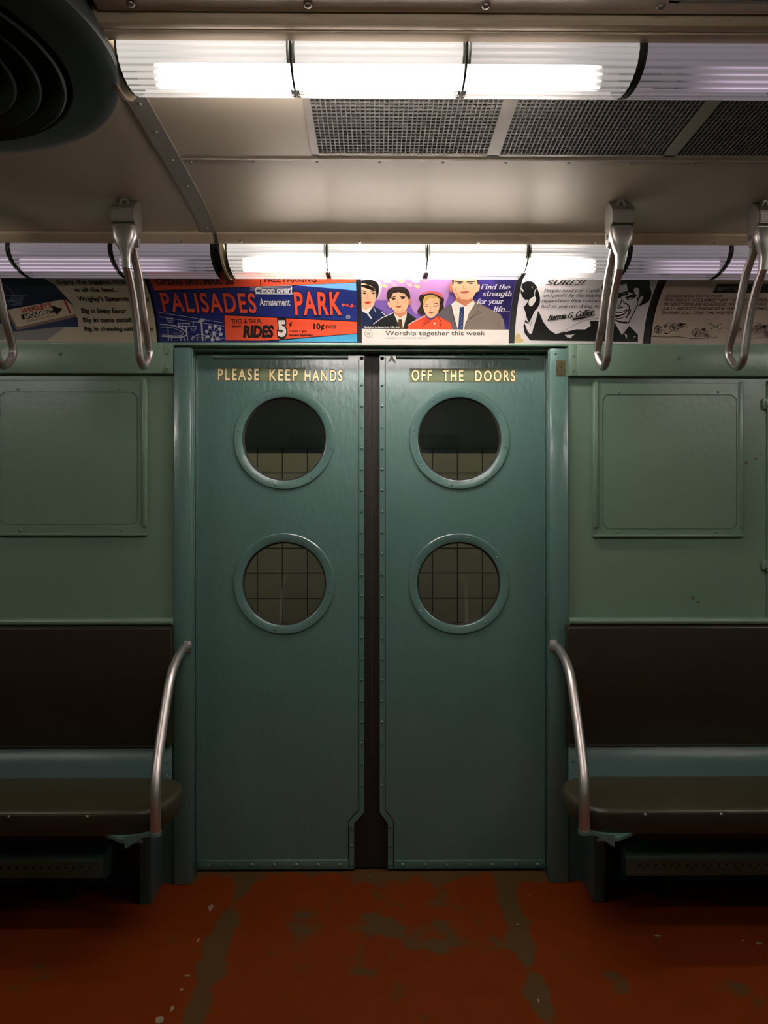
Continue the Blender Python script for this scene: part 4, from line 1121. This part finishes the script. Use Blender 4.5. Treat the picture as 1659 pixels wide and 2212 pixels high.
# ---- chewing gum card
c = Card('car_card', 'cream car card with a pack of spearmint chewing gum, leftmost in the rack', -260, 339, (205, 192, 165), 0, 580, 0.2532)
NAVY = (36, 44, 66)
c.poly([(-900, 60), (-300, 40), (140, 60), (330, 78), (360, 68), (470, 140), (560, 235), (640, 330), (560, 262), (75, 350), (-100, 500), (-900, 480)], NAVY)
c.poly([(0, 490), (-600, 470), (-600, 600), (400, 612), (560, 500), (300, 480)], (150, 146, 140))
c.poly([(640, 415), (662, 415), (672, 500), (520, 497), (300, 520), (120, 540), (60, 470), (-200, 490), (-200, 400), (75, 350), (600, 400)], (46, 58, 92))
c.poly([(95, 240), (205, 230), (190, 310), (120, 325)], (70, 92, 120))
for l in ([(20, 232), (235, 225)], [(0, 250), (190, 300)], [(0, 330), (150, 300), (200, 245)], [(10, 290), (180, 262)], [(30, 120), (120, 215), (60, 320)]): c.line(l, 4, (120, 140, 165))
c.poly([(70, 350), (558, 258), (650, 385), (150, 500)], (224, 208, 178))
c.poly([(150, 500), (650, 385), (648, 412), (145, 526), (75, 400), (70, 350)], (150, 124, 108))
c.poly([(540, 262), (556, 258), (612, 378), (598, 386)], (190, 50, 40))
c.poly([(178, 392), (450, 345), (443, 312), (535, 342), (487, 396), (470, 372), (196, 436)], BLACK)
c.text("WRIGLEY'S", 184, 440, 345, 382, (196, 48, 36), 0.03, slope=-56)
c.text('SPEARMINT', 210, 460, 395, 425, WHITE, 0.03, slope=-50)
c.text('CHEWING GUM', 235, 466, 438, 456, (150, 90, 70), 0.0, slope=-46)
for s_, a, b, t, e in (('Enjoy the biggest little treat', 485, 1235, 90, 125), ('in all the land...', 637, 1010, 160, 194), ("Wrigley's Spearmint Gum!", 665, 1272, 234, 274),
                       ('Big in lively flavor', 697, 1082, 338, 376), ('Big in taste satisfaction', 710, 1262, 418, 455), ('Big in chewing satisfaction', 722, 1308, 494, 531)):
    c.text(s_, a, b, t, e, BLACK, 0.025)
c.finish()

# ---- amusement park card
c = Card('car_card', 'blue and orange amusement park car card above the left door', 345, 772, (32, 44, 114), 320, 580, 0.28330)
RED, SKY = (238, 84, 50), (110, 172, 222)
c.poly([(-20, 20), (1590, 20), (1583, 103), (1120, 125), (640, 142), (50, 165)], RED)
c.line([(50, 167), (640, 144), (1120, 127), (1583, 105)], 6, BLACK)
c.poly([(1120, 125), (1583, 106), (1588, 166)], SKY)
c.line([(852, 20), (858, 132)], 4, BLACK)
c.text('OPENS SAT. MAR. 28', 60, 650, 72, 118, (60, 24, 22), 0.03)
c.text('FREE PARKING', 885, 1282, 58, 100, (60, 24, 22), 0.03)
c.text('PALISADES', 99, 827, 179, 330, (24, 24, 60), 0.044, slope=8, spacing=1.16)
c.text('PALISADES', 104, 822, 184, 325, RED, 0.020, slope=8, spacing=1.16)
c.text('PARK', 1111, 1481, 177, 352, (24, 24, 60), 0.048, spacing=1.12)
c.text('PARK', 1116, 1476, 182, 347, RED, 0.024, spacing=1.12)
c.text('N.J.', 1476, 1580, 266, 286, RED, 0.05)
c.text('Amusement', 850, 1081, 228, 280, WHITE, 0.012)
for dy in (136, 146, 156): c.line([(780, dy+6), (900, dy-4), (1095, dy-8)], 2.5, WHITE)
c.text("C'mon over!", 815, 1100, 140, 184, WHITE, 0.035, shear=0.2, slope=-4)
c.line([(820, 188), (1100, 190)], 6, WHITE)
c.ring(1525, 368, 14, 3.5, WHITE); c.text('R', 1519, 1532, 360, 377, WHITE)
c.poly([(583, 354), (1592, 404), (1592, 496), (920, 549), (592, 549)], RED)
c.line([(583, 352), (1592, 402)], 6, BLACK)
c.poly([(1000, 549), (1592, 498), (1594, 562), (1000, 556)], (70, 164, 204))
c.line([(915, 550), (1592, 496)], 5, BLACK)
c.text('TUES. & THUR.', 634, 868, 386, 418, BLACK, 0.02)
c.text('MANY', 645, 715, 433, 449, BLACK, 0.03)
c.text('RIDES', 722, 960, 440, 522, BLACK, 0.06, shear=0.18)
c.text('5', 982, 1062, 393, 520, BLACK, 0.10); c.text('5', 990, 1053, 401, 512, WHITE, 0.05)
c.text('\u00a2', 1076, 1098, 402, 436, BLACK, 0.02)
c.text('10\u00a2', 1262, 1344, 420, 461, BLACK, 0.035); c.text('EVES', 1355, 1436, 434, 457, BLACK, 0.02)
c.text('Until 7 pm', 1085, 1210, 469, 485, BLACK, 0.02); c.text('Except Holidays', 1076, 1256, 498, 513, BLACK, 0.03)
PALE = (208, 204, 204)
c.line([(85, 330), (580, 413)], 3, PALE); c.line([(90, 365), (580, 440)], 3, PALE)
for gx, gy, hy in ((170, 392, 342), (347, 455, 400)):
    c.line([(gx, hy), (gx, gy-16)], 3, PALE); c.line([(gx-20, gy-16), (gx+20, gy-16), (gx+15, gy+16), (gx-15, gy+16), (gx-20, gy-16)], 4, PALE); c.line([(gx-18, gy), (gx+18, gy)], 3, PALE)
c.poly([(378, 408), (402, 377), (436, 380), (430, 402)], PALE); c.line([(408, 400), (418, 548)], 13, PALE)
c.ring(503, 490, 48, 3, PALE); c.ring(503, 490, 8, 6, PALE)
for k in range(8):
    a = 2*PI*k/8 + 0.2; c.line([(503, 490), (503+52*math.cos(a), 490+52*math.sin(a))], 3, PALE); c.disc(503+55*math.cos(a), 490+55*math.sin(a), 13, PALE)
c.line([(503, 490), (480, 549)], 5, PALE); c.line([(503, 490), (528, 549)], 5, PALE)
c.curve([(96, 424), (190, 432), (265, 462), (300, 500), (240, 524), (110, 515)], 9, PALE)
c.curve([(96, 444), (185, 450), (245, 474), (272, 498), (225, 512), (110, 505)], 4, PALE)
for x, y in ((155, 448), (180, 520), (250, 520), (275, 520), (300, 500)): c.line([(x, y), (x+4, 549)], 6, PALE)
c.line([(235, 414), (318, 416), (316, 440), (236, 436), (235, 414)], 6, PALE); c.line([(262, 416), (268, 465)], 4, PALE); c.line([(290, 440), (300, 490)], 9, PALE)
c.curve([(180, 505), (215, 490), (235, 500), (262, 482)], 3, (205, 150, 90))
c.curve([(330, 545), (360, 515), (405, 500), (440, 510)], 5, PALE)
for x in range(340, 445, 20): c.line([(x, 512), (x, 549)], 3, PALE)
c.line([(330, 530), (450, 528)], 3, PALE); c.curve([(540, 548), (560, 535), (584, 530)], 5, PALE)
c.finish()

# ---- worship card
c = Card('car_card', 'car card with four painted family portraits and a white strip along its foot', 781.5, 1098.5, (128, 96, 170), 760, 580, 0.22906)
c.poly([(85, 60), (1200, 60), (930, 200), (870, 380), (600, 430), (520, 300), (85, 300)], (196, 140, 196))
c.poly([(1190, 60), (1570, 60), (1500, 580), (1400, 560), (1290, 380), (1130, 280)], (58, 46, 116))
c.poly([(1330, 60), (1570, 60), (1500, 580), (1440, 520)], (40, 32, 84))
for x, y, r, col in ((330, 110, 45, (190, 200, 220)), (460, 108, 42, (226, 206, 140)), (600, 112, 44, (180, 196, 216)), (400, 150, 30, (226, 170, 170)), (545, 150, 32, (230, 180, 170)), (310, 160, 30, (226, 206, 140)), (615, 165, 30, (226, 206, 140)), (690, 110, 30, (226, 170, 180))):
    c.blob([(x-r, y-8), (x, y-r*0.55), (x+r, y+4), (x+4, y+r*0.6)], col)
SKIN, SHADE = (242, 184, 144), (214, 132, 96)
# woman at the left
c.blob([(88, 112), (180, 98), (262, 118), (285, 170), (262, 250), (235, 282), (150, 200)], (206, 196, 200))
c.blob([(84, 118), (130, 103), (190, 104), (240, 130), (256, 180), (250, 238), (234, 276), (190, 250), (84, 190)], BLACK)
c.blob([(84, 150), (150, 148), (205, 175), (228, 225), (222, 300), (185, 372), (130, 392), (84, 350)], SKIN)
c.poly([(86, 150), (150, 148), (205, 175), (226, 215), (180, 160), (86, 165)], BLACK)
c.line([(98, 205), (130, 212)], 8, BLACK); c.line([(180, 212), (222, 204)], 8, BLACK)
c.blob([(100, 225), (120, 218), (136, 230), (118, 238)], (70, 50, 44)); c.blob([(185, 228), (205, 218), (222, 226), (204, 236)], (70, 50, 44))
c.line([(150, 235), (138, 275), (152, 283)], 4, SHADE); c.blob([(118, 315), (148, 306), (184, 312), (150, 330)], (206, 62, 50))
c.poly([(84, 400), (140, 424), (208, 345), (290, 400), (350, 450), (225, 510), (150, 568), (84, 568)], (30, 42, 74))
c.poly([(84, 366), (130, 390), (205, 346), (150, 425), (100, 400)], (226, 214, 206))
c.line([(150, 420), (182, 465)], 14, (220, 214, 210)); c.line([(205, 365), (225, 405)], 9, (150, 170, 196)); c.line([(280, 405), (335, 452)], 8, (206, 206, 212))
# boy
c.poly([(205, 522), (280, 465), (392, 415), (520, 405), (610, 470), (545, 515), (525, 572), (110, 572), (120, 545)], (34, 34, 34))
c.line([(205, 520), (282, 463), (392, 413)], 7, (224, 216, 214))
c.poly([(395, 415), (520, 400), (515, 450), (480, 572), (436, 520)], (224, 214, 196))
c.poly([(400, 378), (512, 370), (516, 420), (455, 462), (405, 425)], SHADE)
c.poly([(440, 478), (470, 476), (482, 572), (430, 572)], (84, 62, 36))
c.blob([(328, 246), (345, 192), (400, 168), (470, 164), (522, 186), (548, 240), (545, 300), (500, 330), (380, 330), (345, 300)], (56, 44, 36))
c.blob([(336, 320), (350, 305), (368, 340), (362, 368), (345, 350)], SKIN); c.blob([(535, 290), (556, 280), (552, 330), (532, 338)], SHADE)
c.blob([(356, 270), (385, 222), (440, 212), (500, 222), (532, 270), (530, 340), (505, 392), (455, 416), (405, 400), (368, 350)], SKIN)
c.poly([(345, 270), (365, 205), (440, 190), (520, 215), (536, 280), (500, 232), (440, 216), (390, 226), (362, 280)], (56, 44, 36))
c.line([(366, 268), (412, 260)], 8, (50, 36, 30)); c.line([(455, 258), (502, 262)], 8, (50, 36, 30))
c.blob([(374, 282), (394, 272), (414, 280), (394, 290)], (60, 50, 46)); c.blob([(456, 272), (480, 264), (502, 272), (480, 282)], (60, 50, 46))
c.line([(440, 275), (425, 318), (448, 322)], 4, SHADE); c.blob([(412, 352), (440, 344), (470, 350), (442, 364)], (196, 96, 80)); c.line([(405, 384), (450, 404), (500, 380)], 4, SHADE)
# girl
c.blob([(636, 262), (650, 330), (616, 400), (640, 418), (680, 424), (760, 300), (830, 428), (872, 392), (862, 330), (862, 272), (760, 225)], (52, 40, 32))
c.blob([(690, 290), (720, 262), (780, 258), (818, 280), (826, 350), (802, 424), (745, 462), (702, 432), (672, 352)], SKIN)
c.poly([(668, 300), (690, 245), (760, 232), (832, 250), (834, 310), (812, 275), (740, 268), (700, 300), (676, 340)], (206, 170, 92))
c.blob([(636, 262), (660, 228), (750, 204), (835, 224), (864, 276), (850, 290), (760, 240), (655, 262)], (60, 40, 40))
c.blob([(650, 240), (700, 212), (760, 204), (835, 224), (858, 268), (760, 226)], (226, 110, 104))
c.line([(678, 326), (715, 330)], 6, (80, 56, 44)); c.line([(768, 328), (808, 320)], 6, (80, 56, 44))
c.curve([(676, 342), (700, 352), (722, 346)], 6, (90, 60, 48)); c.curve([(768, 346), (792, 350), (814, 338)], 6, (90, 60, 48))
c.line([(745, 352), (736, 386), (752, 388)], 4, SHADE); c.blob([(722, 410), (745, 403), (770, 408), (746, 422)], (200, 90, 80))
c.poly([(528, 535), (562, 510), (688, 442), (742, 490), (806, 440), (935, 508), (955, 574), (530, 574)], (226, 84, 50))
c.line([(528, 532), (562, 508), (690, 440)], 7, (232, 208, 200))
c.poly([(690, 450), (742, 492), (735, 500), (656, 546), (676, 500)], (206, 66, 38)); c.line([(735, 494), (656, 546)], 5, (120, 34, 22)); c.line([(806, 445), (842, 492), (830, 550)], 5, (120, 34, 22))
c.disc(778, 515, 10, (236, 190, 160))
# man
c.poly([(805, 432), (860, 372), (940, 322), (1000, 300), (1145, 288), (1215, 328), (1395, 425), (1430, 480), (1442, 576), (945, 576), (935, 510)], (132, 116, 104))
c.poly([(805, 432), (860, 372), (940, 322), (1000, 576), (945, 576), (935, 510)], (104, 94, 98))
c.poly([(936, 330), (990, 285), (1070, 350), (1140, 285), (1160, 322), (1100, 420), (1062, 576), (995, 576), (960, 430)], (228, 216, 200))
c.poly([(975, 262), (1140, 250), (1142, 295), (1066, 348), (985, 300)], SHADE)
c.poly([(1016, 358), (1056, 352), (1058, 385), (1046, 574), (1000, 574), (1014, 400)], (48, 62, 112))
for k in range(9): c.disc(1020+14*(k % 2), 400+20*k, 4, (190, 176, 150))
c.blob([(912, 145), (930, 135), (950, 200), (935, 212), (918, 185)], SHADE); c.blob([(1180, 145), (1205, 138), (1200, 190), (1172, 210)], SKIN)
c.poly([(940, 60), (1190, 60), (1188, 160), (1168, 215), (1138, 268), (1092, 284), (1030, 280), (985, 262), (955, 205), (942, 150)], SKIN)
c.poly([(940, 60), (965, 60), (962, 120), (950, 160)], (70, 54, 46)); c.poly([(1168, 60), (1196, 60), (1190, 150)], (70, 54, 46))
c.line([(975, 108), (1045, 112)], 11, (64, 46, 38)); c.line([(1085, 112), (1160, 106)], 11, (64, 46, 38))
c.blob([(990, 124), (1016, 117), (1040, 126), (1014, 132)], (56, 46, 42)); c.blob([(1098, 126), (1124, 117), (1150, 122), (1126, 132)], (56, 46, 42))
c.line([(1060, 120), (1046, 170), (1075, 176)], 5, SHADE); c.blob([(1020, 210), (1060, 200), (1105, 206), (1062, 222)], (200, 106, 86)); c.curve([(975, 170), (990, 230), (1020, 268)], 6, SHADE)
c.curve([(1062, 574), (1090, 480), (1215, 405)], 6, (84, 74, 70)); c.curve([(1215, 405), (1180, 395), (1120, 470)], 4, (84, 74, 70)); c.curve([(995, 572), (960, 450), (938, 340)], 5, (70, 64, 70))
c.line([(1370, 572), (1390, 500)], 5, (90, 78, 72))
# foot strip and lettering
c.poly([(90, 567), (1500, 575), (1490, 720), (90, 720)], (226, 216, 204), 'foot_strip')
c.text('Find the', 1215, 1494, 136, 180, WHITE, serif=0.15, shear=0.15)
c.text('strength', 1236, 1506, 198, 246, WHITE, serif=0.15, shear=0.15)
c.text('for your', 1178, 1430, 276, 320, WHITE, serif=0.15, shear=0.15)
c.text('life...', 1332, 1488, 350, 398, WHITE, serif=0.15, shear=0.15)
c.text('Religion in American Life, Inc.', 120, 455, 540, 557, WHITE, 0.02)
c.text('Worship together this week', 316, 1255, 588, 628, (34, 30, 28), 0.006)
c.text('A PUBLIC SERVICE OF TRANSPORTATION ADVERTISING', 310, 720, 650, 662, (110, 104, 98), 0.0)
for k in range(10):
    a = 2*PI*k/10; c.line([(157+36*math.cos(a), 612+36*math.sin(a)), (157+36*math.cos(a+0.38), 612+36*math.sin(a+0.38))], 5, (150, 144, 138), 'lettering')
c.line([(143, 600), (171, 626)], 5, (150, 144, 138), 'lettering'); c.line([(171, 600), (143, 626)], 5, (150, 144, 138), 'lettering')
c.finish()

# ---- black and white portrait card
c = Card('car_card', 'black and white car card with a man in a dark hat reaching out', 1111.5, 1389, (226, 216, 214), 1100, 580, 0.19289)
c.blob([(64, 826), (70, 748), (100, 726), (125, 745), (130, 775), (160, 800), (150, 826)], (206, 178, 120))
c.poly([(158, 640), (182, 570), (216, 612), (290, 480), (330, 478), (382, 600), (450, 690), (520, 732), (600, 715), (760, 680), (850, 682), (912, 640), (900, 590), (1000, 585), (1176, 596), (1262, 745), (1345, 640), (1440, 742), (1440, 822), (232, 806), (170, 720)], BLACK)
c.blob([(150, 165), (200, 140), (262, 148), (306, 196), (322, 240), (345, 325), (336, 400), (300, 462), (280, 520), (218, 600), (178, 480), (160, 420), (205, 366), (180, 362), (135, 290), (122, 215)], BLACK)
c.blob([(226, 345), (262, 318), (288, 310), (300, 345), (262, 410), (232, 418), (216, 392)], WHITE)
c.blob([(124, 296), (150, 320), (180, 348), (214, 345), (200, 380), (160, 425), (130, 390)], (222, 214, 212))
c.poly([(130, 205), (165, 250), (150, 258), (128, 225)], WHITE); c.poly([(250, 190), (262, 205), (255, 222)], WHITE); c.curve([(282, 300), (290, 240), (322, 215)], 8, WHITE)
c.poly([(166, 596), (215, 622), (285, 472), (312, 452), (318, 500), (262, 690), (256, 720), (232, 738), (200, 690)], (222, 214, 212)); c.line([(238, 640), (256, 560)], 6, (120, 114, 112))
c.poly([(620, 745), (690, 742), (745, 732), (705, 752), (690, 780), (650, 772)], (222, 214, 212))
c.curve([(560, 726), (680, 660), (830, 585), (1000, 552)], 3, BLACK)
# head
c.blob([(1180, 300), (1300, 230), (1440, 260), (1440, 400), (1370, 540), (1300, 612), (1200, 570), (1165, 430)], (222, 212, 212))
c.blob([(1032, 215), (1060, 175), (1200, 140), (1330, 112), (1560, 122), (1572, 190), (1592, 280), (1562, 360), (1490, 402), (1440, 416), (1430, 340), (1395, 290), (1330, 262), (1200, 300), (1080, 280)], BLACK)
c.poly([(1218, 182), (1312, 164), (1326, 245), (1222, 272)], (206, 196, 198)); c.blob([(1392, 225), (1450, 218), (1452, 300), (1424, 320)], (206, 196, 198))
c.poly([(1185, 318), (1240, 290), (1300, 272), (1330, 262), (1330, 292), (1280, 300), (1215, 332)], BLACK)
c.blob([(1300, 318), (1340, 296), (1400, 284), (1426, 292), (1404, 322), (1360, 344), (1318, 342)], BLACK); c.blob([(1330, 332), (1352, 322), (1380, 322), (1356, 338)], WHITE)
c.blob([(1200, 322), (1225, 312), (1250, 316), (1226, 330)], BLACK)
c.curve([(1262, 322), (1248, 380), (1222, 420), (1206, 440)], 9, BLACK); c.blob([(1206, 440), (1230, 446), (1262, 436), (1272, 424), (1244, 424), (1222, 432)], BLACK)
c.curve([(1300, 385), (1330, 405), (1346, 440), (1330, 470)], 14, BLACK); c.poly([(1262, 330), (1292, 372), (1300, 400), (1276, 380)], (150, 144, 142))
c.blob([(1180, 478), (1215, 486), (1262, 480), (1310, 452), (1322, 462), (1296, 504), (1240, 532), (1186, 536)], BLACK)
c.blob([(1186, 488), (1225, 496), (1270, 488), (1302, 468), (1284, 496), (1236, 512), (1188, 510)], WHITE)
c.curve([(1196, 552), (1240, 556), (1290, 534)], 9, BLACK); c.poly([(1330, 480), (1372, 440), (1352, 500), (1310, 560), (1300, 545)], (120, 114, 112))
c.blob([(1182, 566), (1250, 590), (1310, 592), (1320, 612), (1260, 612), (1200, 590)], BLACK); c.curve([(1325, 615), (1380, 510), (1430, 410), (1500, 300)], 10, BLACK)
c.blob([(1440, 360), (1470, 310), (1500, 300), (1480, 360), (1445, 410)], (206, 196, 198))
c.poly([(1172, 592), (1320, 622), (1258, 745)], (226, 218, 214)); c.poly([(1285, 720), (1318, 750), (1308, 790)], WHITE); c.line([(1390, 768), (1412, 758)], 7, WHITE)
for s_, a, b, t, e, wt in (('SURE!!', 410, 856, 122, 172, .17), ('People read Car Cards', 388, 1016, 220, 253, .13), ('and profit by the buying', 370, 1046, 277, 309, .13), ('suggestions they contain', 358, 1018, 335, 367, .13), ('Just as you are doing now', 346, 1066, 396, 431, .13)):
    c.text(s_, a, b, t, e, BLACK, serif=wt, shear=0.22)
c.text('Barron G. Collier', 428, 952, 520, 578, BLACK, serif=0.24, shear=0.35, slope=-70)
c.curve([(880, 530), (940, 522), (955, 505)], 7, BLACK); c.poly([(712, 552), (880, 530), (874, 545), (704, 577)], BLACK)
c.finish()

# ---- pen sketch card
c = Card('car_card', 'beige car card with small pen sketches and festival lines, rightmost in the rack', 1406, 1940, (206, 184, 166), 1300, 580, 0.21640)
c.poly([(1152, 150), (1800, 150), (1780, 240), (1104, 240)], (30, 28, 25))
c.text('NEW YORK', 1142, 1462, 178, 214, (130, 128, 118), 0.02, shear=0.3)
PEN = (54, 44, 38)
for s_, a, b, t, e in (('SHAKESPEARE IN THE PARK', 640, 1204, 262, 285), ('THE HIGHLY ACCLAIMED NEW YORK SHAKESPEARE', 628, 1700, 298, 325), ('PRODUCTIONS ARE SCHEDULED FOR CENTRAL PARK', 618, 1645, 340, 367),
                       ('JULY - AUGUST. PHONE RE 4-1000 FOR INFORMATION', 606, 1760, 383, 409), ('ON PARK LOCATION, TIME AND PLAY DATES', 597, 1476, 426, 453)):
    c.text(s_, a, b, t, e, PEN, 0.012, shear=0.12)
rnd = random.Random(5)
c.curve([(505, 678), (620, 684), (760, 682), (900, 698), (1085, 692), (1160, 688)], 6, PEN); c.curve([(1480, 700), (1580, 690), (1700, 698)], 5, PEN)
for (x, y, r) in ((560, 610, 36), (720, 592, 44), (940, 640, 40), (1300, 640, 36), (1540, 610, 40), (1640, 640, 30)):
    c.ring(x, y, r, 4.5, PEN); c.ring(x, y, r*0.3, 4, PEN)
    for k in range(6):
        a = 2*PI*k/6+0.3; c.line([(x, y), (x+r*math.cos(a), y+r*math.sin(a))], 3, PEN)
    for k in range(6):
        px_, py_ = x+rnd.uniform(-20, 90), y+rnd.uniform(-60, 25); pts = [(px_, py_)]
        for j in range(6): px_ += rnd.uniform(-24, 30); py_ += rnd.uniform(-20, 20); pts.append((px_, max(535, min(692, py_))))
        c.curve(pts, rnd.choice((3, 4, 6)), PEN, n=4)
    c.blob([(x+50, y-40), (x+72, y-52), (x+92, y-38), (x+78, y-20), (x+56, y-22)], PEN if r > 38 else (120, 104, 92))
c.line([(1066, 542), (1150, 592)], 7, PEN); c.line([(1080, 602), (1180, 546)], 7, PEN); c.curve([(1130, 620), (1200, 590), (1260, 600)], 4, PEN)
c.finish()
